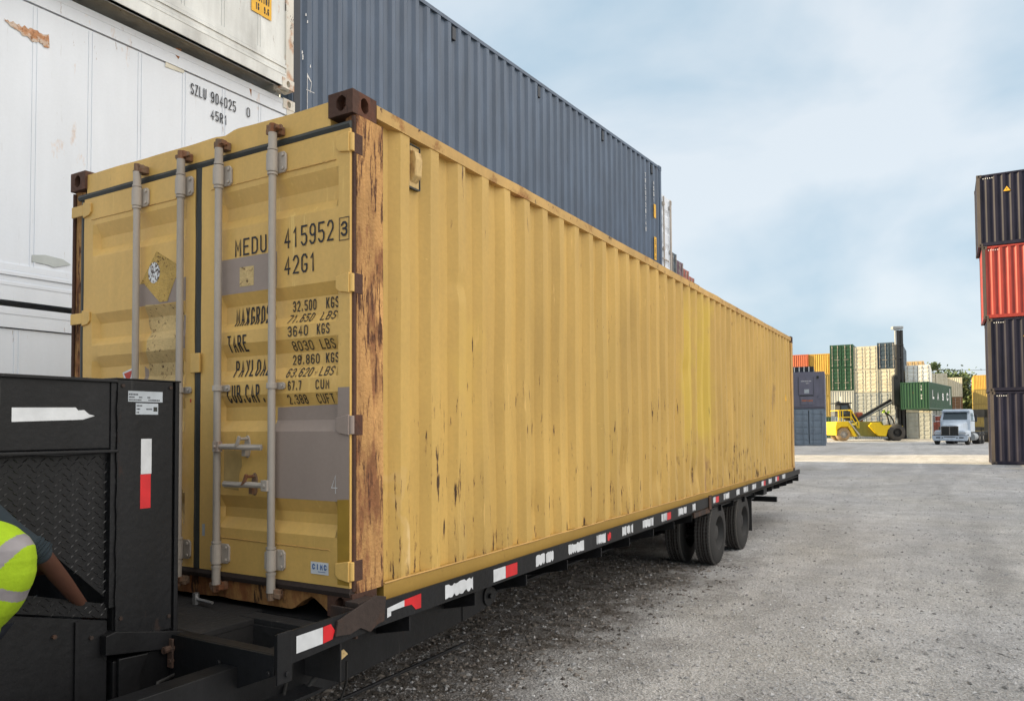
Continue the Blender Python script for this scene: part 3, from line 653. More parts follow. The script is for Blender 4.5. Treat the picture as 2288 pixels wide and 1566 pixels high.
# lock rods with guides, cams and handles
def oct_plate(mb, x0, x1, z0, z1, y0, y1, c=.015):
    mb.prism([(x0, z0), (x1-c, z0), (x1, z0+c), (x1, z1-c), (x1-c, z1), (x0, z1)], (0, y0, 0), (1, 0, 0), (0, 0, 1), (0, 1, 0), y1-y0)
for i, (side, x) in enumerate((('left', -.439), ('left', -.032), ('right', .292), ('right', .711))):
    mb = MB(); yy = -.045; mb.cyl((x, yy, .10), (x, yy, 2.455), .0195, 16)
    for z in (2.37, 2.24, .31, .18): mb.cyl((x, yy, z-.006), (x, yy, z+.006), .026, 14)
    mb.cyl((x, yy, 2.37), (x, yy, 2.455), .0225, 14); mb.cyl((x, yy, .085), (x, yy, .18), .0225, 14)
    rod = mb.build('lock_rod', 'rod_paint', DX[side], smooth=40)
    rod['label'] = 'grey vertical locking bar with bolted guides'
    for z0, z1 in ((2.25, 2.36), (.195, .30)):
        mb = MB(); mb.cyl((x, yy, z0), (x, yy, z1), .0265, 14); oct_plate(mb, x-.032, x+.066, z0, z1, -.018, -.006)
        mb.box(x-.032, x-.022, -.06, -.006, z0+.01, z1-.01)
        for zz_ in (z0+.02, z1-.02): mb.cyl((x+.048, -.019, zz_), (x+.048, -.028, zz_), .0095, 6)
        mb.build('rod_guide', 'bracket_paint', DX[side], bevel=.002)
    mb = MB(); mb.cyl((x, yy, 1.125), (x, yy, 1.155), .027, 14); oct_plate(mb, x-.032, x+.06, 1.122, 1.158, -.018, -.006, .008); mb.cyl((x+.045, -.019, 1.14), (x+.045, -.028, 1.14), .0085, 6)
    mb.build('rod_guide', 'bracket_paint', DX[side], bevel=.002)
    for zc, sg in ((2.475, 1), (.075, -1)):
        mb = MB(); mb.box(x-.028, x+.03, -.028, .012, zc-.022, zc+.022)
        for k in range(9):
            a = rnd.uniform(-.032, .036); c = rnd.uniform(-.018, .018); s_ = rnd.uniform(.006, .014); yk = -.03-rnd.uniform(0, .02)
            mb.box(x+a-s_, x+a+s_, yk-s_, yk+.02, zc+c-s_, zc+c+s_)
        mb.cyl((x, yy, zc-.03), (x, yy, zc+.03), .018, 10); mb.bar((x, yy, zc), (x+.05*(1 if i % 2 else .8), yy+.02, zc+.01*sg), .02, .025)
        mb.build('cam_keeper', 'keeper_rust', Y if True else None, bevel=.003)
def handle(x0, x1, z, xr, side):
    """x0 pivot end at a rod, x1 free end, xr retainer"""
    s = 1 if x1 > x0 else -1; mb = MB()
    mb.box(min(x0, x0+s*.045)-.0, max(x0, x0+s*.045), -.075, -.045, z-.028, z+.028); mb.cyl((x0+s*.02, -.075, z), (x0+s*.02, -.083, z), .009, 8)
    mb.tube([(x0+s*.045, -.06, z), (x0+s*.16, -.062, z+.001), (x0+s*.23, -.056, z-.004), (x1, -.05, z-.002)], [.015, .017, .014, .011], 8)
    mb.bar((x0+s*.2, -.058, z-.002), (x1, -.05, z-.002), .012, .03)
    mb.build('door_handle', 'bracket_paint', DX[side], bevel=.002)
    mb = MB(); ov = [(.022*math.cos(t*math.pi/8), .06*math.sin(t*math.pi/8)*(1 if abs(math.sin(t*math.pi/8)) < .99 else 1)) for t in range(16)]
    mb.prism([(xr+u, z+v) for u, v in ov], (0, -.014, 0), (1, 0, 0), (0, 0, 1), (0, 1, 0), .010)
    mb.prism([(xr-.012, z+.0), (xr-.03, z-.004), (xr-.012, z+.022), (xr+.004, z+.058), (xr+.02, z+.05), (xr+.006, z+.02)], (0, -.08, 0), (1, 0, 0), (0, 0, 1), (0, 1, 0), .014)
    mb.cyl((xr+.004, -.016, z+.042), (xr+.004, -.078, z+.042), .008, 8); mb.box(xr-.012, xr+.016, -.04, -.014, z-.05, z-.018)
    for v in (.045, -.045): mb.cyl((xr, -.015, z+v), (xr, -.024, z+v), .008, 6)
    mb.build('handle_catch', 'keeper_rust' if z < .7 else 'bracket_paint', DX[side], bevel=.002)
handle(.292, .644, .825, .492, 'right'); handle(.711, .352, .628, .548, 'right')
handle(-.439, -.09, .825, -.24, 'left'); handle(-.032, -.39, .628, -.2, 'left')
# hinges
for side, s, xe in (('right', 1, 1.207), ('left', -1, -1.052)):
    for z in (2.325, 1.63, .935, .228):
        mb = MB(); w_ = .085; xi = xe-s*w_
        mb.prism([(xi+s*.02, z-.04), (xe, z-.05), (xe, z+.05), (xi, z+.035), (xi, z-.022)], (0, -.016, 0), (1, 0, 0), (0, 0, 1), (0, 1, 0), .012)
        if s > 0: mb.cyl((xe+.004, .004, z-.045), (xe+.004, .004, z+.045), .013, 10)
        else: mb.box(xe-.125, xe, -.016, -.004, z-.035, z+.035)
        mb.build('hinge', 'primer_grey' if (side == 'right' and abs(z-.935) < .01) else 'yellow_door', DX[side], bevel=.003)
        if s > 0:
            mb = MB(); mb.box(1.196, 1.219, .012, .075, z-.05, z+.05); mb.build('hinge_lug', 'casting_rust', Y, bevel=.002)
paint('sticker_mottled', (.72, .73, .74), var=.1, rough=.5, chips=2.3, sc=4, stretch=.8, bump=0)
# primer patches, peeled stickers and lettering, all lying on the relief
fR, fL = leaf_fn('right'), leaf_fn('left'); ZS = [z for z, _ in ZBRK]+[.2+.14*i for i in range(15)]
def XS(s): x0, x1, a, b = LEAF[s]; return [a, a+.035, .0+b-.018, b]+[a+.035+(b-a-.07)*i/16 for i in range(1, 16)]
def rect(x0, x1, z0, z1): return [(x0, z0), (x1, z0), (x1, z1), (x0, z1)]
def patch(side, polys, name, mat, lift, label=None):
    o = project_flat(polys, fR if side == 'right' else fL, XS(side), ZS, name, mat, DX[side], th=lift)
    if label: o['label'] = label
    return o
patch('right', [rect(.272, .70, 1.652, 1.845)], 'primer_patch', 'primer_grey', .0015, 'grey primer band beneath the serial letters')
patch('right', [[(.665, .562), (1.205, .562), (1.205, 1.12), (1.13, 1.12), (1.13, 1.04), (.675, 1.03)]], 'primer_patch', 'primer_grey', .0015, 'large grey primer square low on the right door')
patch('right', [[(1.128, .16), (1.204, .16), (1.204, .575), (1.128, .57)]], 'touch_up_paint', plain('ochre_touch', (.36, .22, .035), .5).name, .0018)
patch('right', [[(.30+.005*i, .6), (.42, .59), (.425, .68), (.445, .72), (.44, .80), (.30, .81)] for i in (0,)], 'touch_up_paint', plain('ochre_pale', (.47, .33, .13), .6).name, .0018)
patch('left', [rect(-.475, -.035, 1.655, 1.79)], 'primer_patch', 'primer_grey', .0015, 'grey primer band beneath the round sticker')
patch('left', [[(-.145, 1.40), (-.035, 1.38), (-.035, 1.58), (-.12, 1.58)]], 'primer_patch', 'primer_grey', .0015); patch('left', [[(-.46, 1.1), (-.40, 1.1), (-.38, 1.25), (-.46, 1.3)]], 'primer_patch', 'primer_grey', .0015)
pz = random.Random(4); ring = []
for k in range(40):
    t = k/40
    if t < .5: ring.append((-.40-.03*math.sin(t*20)+pz.uniform(-.006, .006), 1.66-1.06*t))
    else: ring.append((-.10+pz.uniform(-.006, .006), 1.13+1.08*(t-.5)))
patch('left', [ring], 'peeled_sticker_glue', 'peeled_glue', .0028, 'bare crumpled glue area left by a peeled sticker')
patch('left', [[(-.455, 1.79), (-.305, 1.97), (-.115, 1.87), (-.115, 1.79)], [(-.42, 1.789), (-.13, 1.789), (-.20, 1.665), (-.27, 1.665)]], 'diamond_sticker_residue', 'glue_speckle', .0030)
patch('left', [[(-.325+.055*math.cos(t*.4), 1.845+.063*math.sin(t*.4)) for t in range(16)]], 'round_sticker', 'sticker_mottled', .0042)
patch('right', [rect(.42, .53, 1.685, 1.79)], 'peeled_sticker_glue', 'peeled_glue', .003, 'small square of glue residue on grey primer')
patch('left', [[(-.68, 1.27), (-.555, 1.30), (-.60, 1.1)]], 'inspection_sticker', 'label_white', .003); patch('left', [[(-.665, 1.262), (-.58, 1.282), (-.615, 1.20)], ], 'sticker_print', 'red_ink', .0036)
TX = [('MEDU', .383, .625, 1.852, 1.945, .0125), ('415952', .756, 1.102, 1.85, 1.955, .0125), ('42G1', .757, .985, 1.712, 1.808, .0125),
 ('MAXGROSS', .352, .66, 1.478, 1.575, .012), ('TARE', .323, .476, 1.335, 1.425, .012), ('PAYLOAD', .352, .632, 1.2, 1.29, .012), ('CUB.CAP.', .322, .63, 1.06, 1.155, .012),
 ('32.500', .784, .958, 1.523, 1.578, .008), ('KGS', 1.017, 1.103, 1.523, 1.578, .008), ('71.650', .762, .949, 1.462, 1.508, .007), ('LBS', .996, 1.096, 1.462, 1.508, .007),
 ('3640', .785, .927, 1.39, 1.443, .008), ('KGS', .989, 1.074, 1.39, 1.443, .008), ('8030', .801, .946, 1.318, 1.366, .007), ('LBS', .996, 1.093, 1.318, 1.366, .007),
 ('28.860', .784, .983, 1.248, 1.298, .008), ('KGS', 1.017, 1.104, 1.248, 1.298, .008), ('63.620', .76, .95, 1.182, 1.23, .007), ('LBS', .996, 1.09, 1.182, 1.23, .007),
 ('67.7', .785, .89, 1.115, 1.163, .008), ('CUM', .981, 1.074, 1.115, 1.163, .008), ('2.388', .77, .916, 1.045, 1.092, .007), ('CUFT', .975, 1.092, 1.045, 1.092, .007)]
for i, (t_, x0, x1, z0, z1, th) in enumerate(TX):
    th *= .8
    patch('right', letters(t_, x0, x1, z0, z1, th, slant=.15 if t_ in ('71.650', '63.620') else 0), 'lettering', 'ink', .0034)
patch('right', letters('3', 1.150, 1.192, 1.862, 1.935, .011)+[rect(1.138, 1.142, 1.842, 1.955), rect(1.200, 1.2035, 1.842, 1.955), rect(1.1385, 1.203, 1.952, 1.956), rect(1.1385, 1.203, 1.841, 1.845)], 'lettering', 'ink', .0036)
patch('right', letters('4', 1.09, 1.13, .60, .69, .004), 'chalk_mark', 'ink_white', .0030)
patch('right', [rect(.950, 1.070, .198, .258)], 'maker_sticker', 'label_white', .003)
patch('right', letters('CIMC', .961, 1.058, .220, .248, .007)+[rect(1.0, 1.05, .209, .212)], 'sticker_print', 'blue_ink', .0042)
patch('right', [rect(.125, .147, .33, .395)], 'small_sticker', 'label_grey', .003); patch('left', [rect(.012, .024, 1.07, 1.09)], 'red_mark', 'red_ink', .003)
paint('ventilator_paint', (.50, .35, .15), var=.2, rust=.45, rough=.7, chips=1.2, sc=2)
# side details: vent, triangle, scratches
mb = MB(); mb.box(W2-.043, W2-.030, .475, .575, 2.245, 2.475); mb.prism([(0, 0), (.034, .03), (.040, .12), (.03, .165), (0, .175)], (W2-.03, .495, 2.272), (1, 0, 0), (0, 0, 1), (0, 1, 0), .06)
mb.build('ventilator', 'ventilator_paint', Y, bevel=.004)
mb = MB()
for a in ((.468, .4745, 2.24, 2.478), (.5755, .582, 2.24, 2.478), (.476, .575, 2.476, 2.483), (.476, .575, 2.236, 2.244)): mb.box(W2-.046, W2-.026, *a)
mb.build('ventilator_sealant', 'gasket', Y)
mb = MB(); mb.prism([(-.07, 0), (.07, 0), (0, .12)], (W2-.0, 11.4, 1.36), (0, 1, 0), (0, 0, 1), (-1, 0, 0), .005); mb.build('warning_sticker', 'label_yellow', Y)

# ------------------------------------------------------------------ trailer (world coordinates, root on the ground under its near edge)
T = thing('flatbed_trailer', (0, 0, 0), 0, 'black gooseneck flatbed trailer carrying the mustard yellow container', 'trailer')
XR = .085
mb = MB(); rs = []
for i in range(60):
    y = -.55+12.75*i/59; sag = .006*noise.noise(Vector((y*.8, 2, 2))); zt = .862+.003*y-max(0, y-10.5)*.012; zb_ = .745+.004*y if y > .2 else .72+.03*(y+.55)/.75
    rs.append([(XR-.012, y, zb_+sag), (XR, y, zb_+sag), (XR, y, zt+sag), (XR-.012, y, zt+sag)])
rail = mb.rings(rs).build('rub_rail', 'trailer_black', T)
MB().box(-2.53, -2.518, -.55, 12.2, .745, .87).build('rub_rail', 'trailer_black', T)
# joint in the rail ahead of the wheels
MB().box(XR+.001, XR+.012, 5.92, 6.02, .735, .90).build('rail_splice', 'trailer_rust', T, bevel=.003)
MB().box(XR-.03, XR+.001, 5.35, 5.98, .70, .755).build('rail_splice', 'trailer_rust', T)
# tapes
def tp(polys, mat, name='reflector_tape'): return sheet(polys, (XR+.0015, 0, 0), (0, 1, 0), (0, 0, 1), name, mat, rail)
def zc(y): return .80+.0038*y
def sq(y0, y1, h=.075): return [(y0, zc(y0)-h/2), (y1, zc(y1)-h/2), (y1, zc(y1)+h/2), (y0, zc(y0)+h/2)]
tp([[(-.44, .757), (-.285, .76), (-.285, .832), (-.44, .83)]], 'tape_white'); tp([[(-.283, .76), (-.225, .765), (-.21, .80), (-.235, .835), (-.283, .832)]], 'tape_red')
tp([[(.155, .80), (.29, .803), (.29, .835), (.155, .822)], [(.155, .775), (.185, .78), (.185, .80), (.155, .80)]], 'tape_white'); tp([[(.29, .803), (.35, .80), (.385, .768), (.43, .768), (.43, .842), (.29, .836)]], 'tape_red')
tp([sq(1.156, 1.30)], 'tape_white'); tp([sq(1.302, 1.448)], 'tape_red')
for k, (a, b, rr) in enumerate(((.648, .927, 0), (1.70, 1.96, 0), (2.20, 2.47, 0), (2.71, 2.89, 3.0), (3.235, 3.5, 0), (3.745, 4.03, 0), (4.264, 4.43, 4.55), (4.783, 5.07, 0), (5.29, 5.40, 0),
    (6.12, 6.23, 6.38), (6.61, 6.88, 0), (7.25, 7.43, 0), (7.66, 7.92, 0), (8.17, 8.43, 0), (8.80, 8.95, 9.09), (9.32, 9.56, 0), (9.85, 9.98, 10.15), (10.43, 10.71, 0))):
    n = 8 if k < 3 else 10; tp(torn(a, b, zc(a)-.036, zc(a)+.04, n*2, 50+k, .24, hole=k not in (2, 0)), 'tape_white')
    if rr: tp([sq(b+.005, rr, .07)] if k != 3 else torn(2.93, 3.0, zc(3)-.036, zc(3)+.036, 4, 9, .5), 'tape_red')
# rusty stake bracket and corner lock bolted on the rail near the container's corner
mb = MB(); mb.prism([(-.215, .775), (-.12, .762), (-.05, .775), (.02, .74), (.07, .765), (.12, .77), (.135, .885), (.06, .905), (-.06, .875), (-.2, .84)], (XR+.001, 0, 0), (0, 1, 0), (0, 0, 1), (1, 0, 0), .012)
mb.build('stake_bracket', 'trailer_rust', T, bevel=.002)
mb = MB(); mb.box(-.09, XR-.013, -.055, -.04, .72, .86); mb.box(-.01, XR-.013, -.04, .1, .86, .885); mb.build('corner_stop', 'trailer_rust', T, bevel=.003)
mb = MB(); mb.box(XR-.0005, XR+.008, -.55, -.47, .655, .865); mb.cyl((XR+.008, -.50, .69), (XR+.016, -.50, .69), .012, 8); mb.build('end_plate', 'trailer_black', T, bevel=.002)
# main rails, outriggers, deck
def ibeam(mb, x, y0, y1, z0, z1, w_=.12):
    mb.box(x-w_/2, x+w_/2, y0, y1, z1-.015, z1); mb.box(x-w_/2, x+w_/2, y0, y1, z0, z0+.015); mb.box(x-.006, x+.006, y0, y1, z0+.0152, z1-.0152)
mb = MB(); ibeam(mb, -.78, -.5, 12.1, .36, .74); ibeam(mb, -1.66, -.5, 12.1, .36, .74); mb.build('main_beam', 'trailer_black', T)
y = .35; mb_d = MB()
while y < 12:
    m_ = MB(); m_.prism([(.07, .735), (.07, .665), (-.72, .50), (-.72, .735)], (0, y, 0), (1, 0, 0), (0, 0, 1), (0, 1, 0), .012); m_.build('outrigger', 'trailer_black', T); y += .62
MB().box(-2.5, .06, .02, 12.15, .742, .752).build('deck_plate', 'deck_black', T)
MB().box(-2.5, .06, 12.151, 12.2, .66, .86).build('tail_beam', 'trailer_black', T)
# front of the deck: tapered cross beam, pocket, plates
mb = MB(); mb.prism([(-.60, .775), (XR-.014, .775), (XR-.014, .69), (-.20, .585), (-.60, .47)], (0, -.55, 0), (1, 0, 0), (0, 0, 1), (0, 1, 0), .012); mb.box(-.60, XR-.014, -.537, -.475, .763, .775)
for x in (-.26, .045): mb.cyl((x, -.551, .70), (x, -.562, .70), .011, 6)
mb.build('front_cross_beam', 'trailer_black', T, bevel=.002)
mb = MB(); mb.box(-.60, XR-.013, -.155, -.06, .745, .772); mb.box(-.02, XR-.013, -.474, -.156, .745, .771); mb.box(-.60, XR-.013, -.16, -.15, .55, .744); mb.box(-1.9, -.50, -.474, -.156, .742, .770); mb.box(-.515, -.503, -.474, -.156, .5, .741); mb.box(-1.9, -.62, -.15, .0, .745, .768)
mb.build('deck_pocket_frame', 'deck_black', T, bevel=.002)
MB().box(-.5, -.03, -.47, -.165, .50, .51).build('pocket_floor', 'trailer_black', T)
mb = MB(); mb.cyl((-1.02, -.10, .80), (-.86, -.12, .80), .008, 8); mb.cyl((-1.02, -.1, .77), (-1.02, -.1, .83), .018, 8); mb.build('release_rod', 'steel', T)
# long lower beam with pivot
mb = MB(); poly = [(-1.5, .34), (-.3, .425), (1.2, .50), (1.42, .52), (1.56, .56), (1.58, .60), (1.55, .64), (1.42, .672), (1.2, .69), (-1.5, .70)]
mb.prism(poly, (-.15, 0, 0), (0, 1, 0), (0, 0, 1), (-1, 0, 0), .10); mb.box(-.152, -.135, -1.5, 1.18, .415-.06, .43-.06)
mb.cyl((-.15, 1.47, .60), (-.138, 1.47, .60), .065, 24); mb.cyl((-.138, 1.47, .60), (-.12, 1.47, .60), .018, 8); mb.box(-.149, -.144, 1.16, 1.172, .5, .69)
mb.build('lower_beam', 'trailer_black', T, bevel=.003)
mb = MB(); mb.tube([(-.14, -.35, .30), (-.12, -.22, .46), (-.10, -.12, .56), (-.06, -.04, .63)], .012, 8); mb.tube([(-.13, .06, .37), (-.11, .08, .45), (-.1, .07, .56)], .006, 6)
mb.tube([(-.14, -.9, .33), (-.11, -.55, .40), (-.10, -.35, .47), (-.2, -.2, .62)], .009, 6); mb.build('air_hose', 'rubber_wall', T, smooth=60)
MB().prism([(-.02, .545), (.14, .60), (.11, .63), (-.02, .61)], (-.085, -.08, 0), (0, 1, 0), (0, 0, 1), (1, 0, 0), .003).build('torn_label', 'peeled_glue', T)
MB().box(-1.845, -.88, -.50, -.492, .30, 1.91).build('bulkhead', 'trailer_black', T)
# gooseneck: column, side panel, tread plate, lower box
XG = -.6
mb = MB(); mb.box(XG-.02, XG, -.812, -.545, .80, 1.925); mb.box(XG-.30, XG-.021, -.812, -.797, .80, 1.925); mb.box(XG-.30, XG-.021, -.53, -.508, .76, 1.925); mb.box(XG-.02, XG-.004, -.530, -.508, .74, 1.928); mb.box(XG-.05, XG-.028, -.545, -.53, .76, 1.92); mb.box(XG-.31, XG-.001, -.82, -.5, 1.926, 1.934)
mb.build('gooseneck_column', 'trailer_black', T, bevel=.004)
mb = MB(); mb.prism([(-.60, .72), (-.46, .70), (-.46, .77), (-.82, .85), (-.86, .84), (-.86, .76)], (XG+.012, 0, 0), (0, 1, 0), (0, 0, 1), (-1, 0, 0), .33); mb.build('column_foot', 'trailer_black', T, bevel=.003)
mb = MB(); mb.box(XG-.025, XG-.013, -2.7, -.838, 1.63, 1.918); mb.box(XG-.06, XG+.004, -2.7, -.812, 1.912, 1.926); mb.box(XG-.05, XG+.012, -2.7, -.812, 1.612, 1.624); mb.box(XG-.05, XG-.006, -.838, -.812, .95, 1.912)
mb.build('gooseneck_side_panel', 'trailer_black', T, bevel=.003)
def tread(poly, name):
    pl = MB().prism(poly, (XG-.03, 0, 0), (0, 1, 0), (0, 0, 1), (-1, 0, 0), .006).build(name, 'trailer_black', T)
    def inside(px, pz):
        c = False; n = len(poly)
        for i in range(n):
            (x1, z1), (x2, z2) = poly[i], poly[i-1]
            if (z1 > pz) != (z2 > pz) and px < (x2-x1)*(pz-z1)/(z2-z1)+x1: c = not c
        return c
    mb = MB(); a0, a1 = min(p[0] for p in poly), max(p[0] for p in poly); b0, b1 = min(p[1] for p in poly), max(p[1] for p in poly); s = .034; i = 0
    nu, nv = int((a1-a0)/s)+2, int((b1-b0)/(s*.62))+2
    for j in range(nv):
        for i in range(nu):
            u = a0+(i+(j % 2)*.5)*s; v = b0+j*s*.62
            if not inside(u, v): continue
            an = R(38) if (i+j//1) % 2 else R(-38); du, dv = math.cos(an)*.0145, math.sin(an)*.0145; nu_, nv_ = -math.sin(an)*.0036, math.cos(an)*.0036; x = XG-.0298; h = .0035
            mb.add([(x, u-du, v-dv), (x, u+nu_, v+nv_), (x, u+du, v+dv), (x, u-nu_, v-nv_), (x+h, u-du*.5, v-dv*.5), (x+h, u+du*.5, v+dv*.5)], [(0, 1, 4), (1, 5, 4), (1, 2, 5), (2, 3, 5), (3, 4, 5), (3, 0, 4)])
    mb.build('tread_pattern', 'tread_metal', pl); return pl
paint('tread_metal', (.022, .022, .023), var=.3, rough=.38, spec=.5, rust=.03, rustcol=(.05, .03, .02))
tread([(-2.7, 1.611), (-.846, 1.611), (-.846, 1.0), (-1.27, 1.42), (-2.3, 1.60), (-2.7, 1.605)], 'tread_plate')
p2 = [(-2.3, 1.42), (-.83, .965), (-.83, .905), (-2.3, 1.30)]; tread(p2, 'tread_step')
mb = MB(); mb.box(XG-.32, XG-.04, -2.7, -.83, .35, .90); mb.build('gooseneck_lower_box', 'trailer_black', T, bevel=.004)
mb = MB(); mb.prism([(-2.3, 1.29), (-.83, .895), (-.83, .30), (-2.3, .30)], (XG-.032, 0, 0), (0, 1, 0), (0, 0, 1), (-1, 0, 0), .01); mb.box(XG-.03, XG-.02, -.97, -.955, .3, .92); mb.build('lower_side_plate', 'trailer_black', T)
mb = MB(); mb.box(XG-.3, XG-.01, -.815, -.515, .30, .72); mb.prism([(-.80, .73), (-.66, .72), (-.70, .64), (-.70, .42), (-.80, .40)], (XG-.009, 0, 0), (0, 1, 0), (0, 0, 1), (1, 0, 0), .018); mb.build('landing_gear_box', 'trailer_black', T, bevel=.004)
mb = MB(); mb.box(XG-.0, XG+.035, -.565, -.555, .63, .76); mb.box(XG-.0, XG+.035, -.515, -.505, .63, .76); mb.cyl((XG+.02, -.60, .715), (XG+.02, -.49, .715), .016, 10); mb.cyl((XG+.02, -.57, .66), (XG+.02, -.50, .66), .012, 8); mb.build('pin_hinge', 'trailer_rust', T, bevel=.002)
mb = MB()
for zz_ in (1.0, 1.2, 1.4, 1.6, 1.8): mb.tube([(XG+.0005, -.812+.002*math.sin(i), zz_-.1+.02*i) for i in range(10)], .004, 5)
mb.tube([(XG+.006, -2.6+.09*i, 1.611+.003*math.sin(i*2.1)) for i in range(20)], .005, 5); mb.build('weld_bead', 'trailer_black', T, smooth=60)
mb = MB()
for (y_, z_) in ((-.79, 1.9), (-.56, 1.9), (-.79, .9), (-.56, .86), (-.90, .84), (-1.05, .88)): mb.cyl((XG-.001 if y_ > -.85 else XG-.033, y_, z_), (XG+.006 if y_ > -.85 else XG-.022, y_, z_), .009, 6)
mb.build('bolts', 'trailer_rust', T)
mb = MB(); mb.tube([(XG+.03, -.74, .30), (XG+.05, -.70, .45), (XG+.02, -.62, .58), (XG+.03, -.52, .60), (-.45, -.565, .52), (-.30, -.57, .50)], .011, 8); mb.build('air_hose', 'rubber_wall', T, smooth=60)
MB().box(-1.9, -1.84, -2.7, -.49, .35, 1.925).build('gooseneck_far_panel', 'trailer_black', T)
MB().box(-1.84, XG-.33, -2.7, -.5, .35, .40).build('gooseneck_floor', 'trailer_black', T)
def gs(polys, name, mat, x=XG+.0012): return sheet(polys, (x, 0, 0), (0, 1, 0), (0, 0, 1), name, mat, T)
gs([rect(-.703, -.652, 1.512, 1.668)], 'reflector_tape', 'tape_white'); gs([rect(-.705, -.655, 1.360, 1.511)], 'reflector_tape', 'tape_red')
gs([[(-1.229, 1.742), (-.955, 1.752), (-.905, 1.768), (-.93, 1.775), (-.95, 1.792), (-.975, 1.79), (-.985, 1.802), (-1.229, 1.797)]], 'reflector_tape', 'tape_white', XG-.012)
gs([rect(-.766, -.60, 1.832, 1.879)], 'data_plate', 'label_grey'); gs([rect(-.73, -.622, 1.776, 1.826)], 'data_plate', 'label_grey')
q_ = []; pr = random.Random(2)
for (a, b, z) in ((-.762, -.72, 1.864), (-.762, -.735, 1.852), (-.715, -.70, 1.852), (-.675, -.66, 1.852), (-.762, -.70, 1.840), (-.67, -.61, 1.840), (-.726, -.70, 1.815), (-.726, -.71, 1.80), (-.68, -.65, 1.80), (-.726, -.712, 1.785)):
    x = a
    while x < b-.003: w_ = pr.uniform(.002, .006); q_.append(rect(x, min(b, x+w_), z-.003, z+.003)); x += w_+.0018
gs(q_, 'plate_print', 'ink', XG+.0018); gs([rect(-.645, -.626, 1.79, 1.81)], 'plate_print', 'gasket', XG+.0018)
# running gear
RT = .385
def dual_axle(yc):
    for xo in (.03, -.335, -2.105, -2.47):
        root = bpy.data.objects.new('wheel', None); COL.objects.link(root); root.parent = T; root.location = (xo-.11 if xo > -1 else xo+.11, yc, RT+.003)
        if xo in (.03, -.335):
            mb = MB(); wd = .215; n = 72
            prof = [(.115, .205), (.118, .23), (.112, .30), (.104, .345), (.094, .372), (.082, .383)]
            prof2 = prof+[(.060, .386), (.058, .370), (.045, .370), (.043, .386), (.022, .387), (.020, .371), (.007, .371), (.005, .387)]
            full = prof2+[(-x, r) for x, r in reversed(prof2)]
            mb.rings([[(x, r*math.cos(2*math.pi*k/n), r*math.sin(2*math.pi*k/n)) for k in range(n)] for x, r in full], caps=False)
            for k in range(54):
                for (xa, xb, sk) in ((.084, .060, 1), (.041, .024, -1), (-.024, -.041, 1), (-.060, -.084, -1)):
                    a = 2*math.pi*(k+(.5 if sk > 0 else 0))/54; r_ = .3885
                    mb.bar((xa, r_*math.cos(a), r_*math.sin(a)), (xb, r_*math.cos(a+.05*sk), r_*math.sin(a+.05*sk)), .03, .006, (0, math.cos(a), math.sin(a)))
            for fi, f_ in enumerate(mb.f):
                if all(abs(mb.v[i][0]) < .062 and math.hypot(mb.v[i][1], mb.v[i][2]) < .389 for i in f_) and (any(math.hypot(mb.v[i][1], mb.v[i][2]) < .375 for i in f_)): mb.mi[fi] = 1  # groove faces take a darker colour that paints in their shade
                elif all(abs(mb.v[i][0]) > .09 for i in f_): mb.mi[fi] = 2
            mb.build('tyre', ['rubber', 'gasket_and_groove_shade', 'rubber_wall'], root, smooth=30)
            mb = MB(); sgn = 1
            for s in (1,):
                prof = [(.112, .206), (.10, .20), (.06, .19), (.03, .175), (.02, .12), (.022, .09), (.075, .085), (.08, .06), (.085, .0)]
                mb.rings([[(s*x, r*math.cos(2*math.pi*k/36), r*math.sin(2*math.pi*k/36)) for k in range(36)] for x, r in prof], caps=False)
            for k in range(8): a = k*math.pi/4; mb.cyl((.02, .105*math.cos(a), .105*math.sin(a)), (.035, .105*math.cos(a), .105*math.sin(a)), .011, 6)
            mb.rings([[(-x, r*math.cos(2*math.pi*k/36), r*math.sin(2*math.pi*k/36)) for k in range(36)] for x, r in ((.112, .206), (.05, .19), (.05, .01))], caps=False)
            mb.build('rim', 'rim_black', root, smooth=30)
        else:
            mb = MB(); mb.cyl((-.105, 0, 0), (.105, 0, 0), .385, 32); mb.build('tyre', 'rubber', root, smooth=40)
    MB().cyl((-2.45, yc, RT+.003), (-.1, yc, RT+.003), .06, 12).build('axle', 'trailer_black', T)
dual_axle(6.58); dual_axle(7.90)
mb = MB()
for yc in (6.58, 7.9):
    for x in (-.78, -1.66): mb.tube([(x, yc-.5, .40), (x, yc-.2, .33), (x, yc, .32), (x, yc+.2, .33), (x, yc+.5, .40)], .03, 6)
mb.build('leaf_spring', 'trailer_black', T)
MB().box(-.56, -.02, 8.60, 8.612, .16, .70).build('mud_flap', 'rubber_wall', T); MB().box(-2.42, -1.9, 8.60, 8.612, .16, .70).build('mud_flap', 'rubber_wall', T)
mb = MB(); mb.box(-2.3, -.12, 11.0, 11.08, .36, .45); mb.box(-.84, -.78, 11.0, 11.07, .45, .72); mb.box(-1.7, -1.64, 11.0, 11.07, .45, .72); mb.build('rear_bumper', 'trailer_black', T, bevel=.003)
mb = MB(); mb.box(-.5, .02, 9.2, 9.5, .63, .74); mb.box(-.4, -.02, 9.9, 10.4, .65, .74); mb.box(-.5, -.05, 8.72, 8.9, .60, .74); mb.build('storage_rack', 'trailer_black', T)
for (a, b) in ((6.1, 8.45),):
    MB().box(-.55, .04, a, b, .71, .722).build('wheel_cover', 'trailer_black', T)

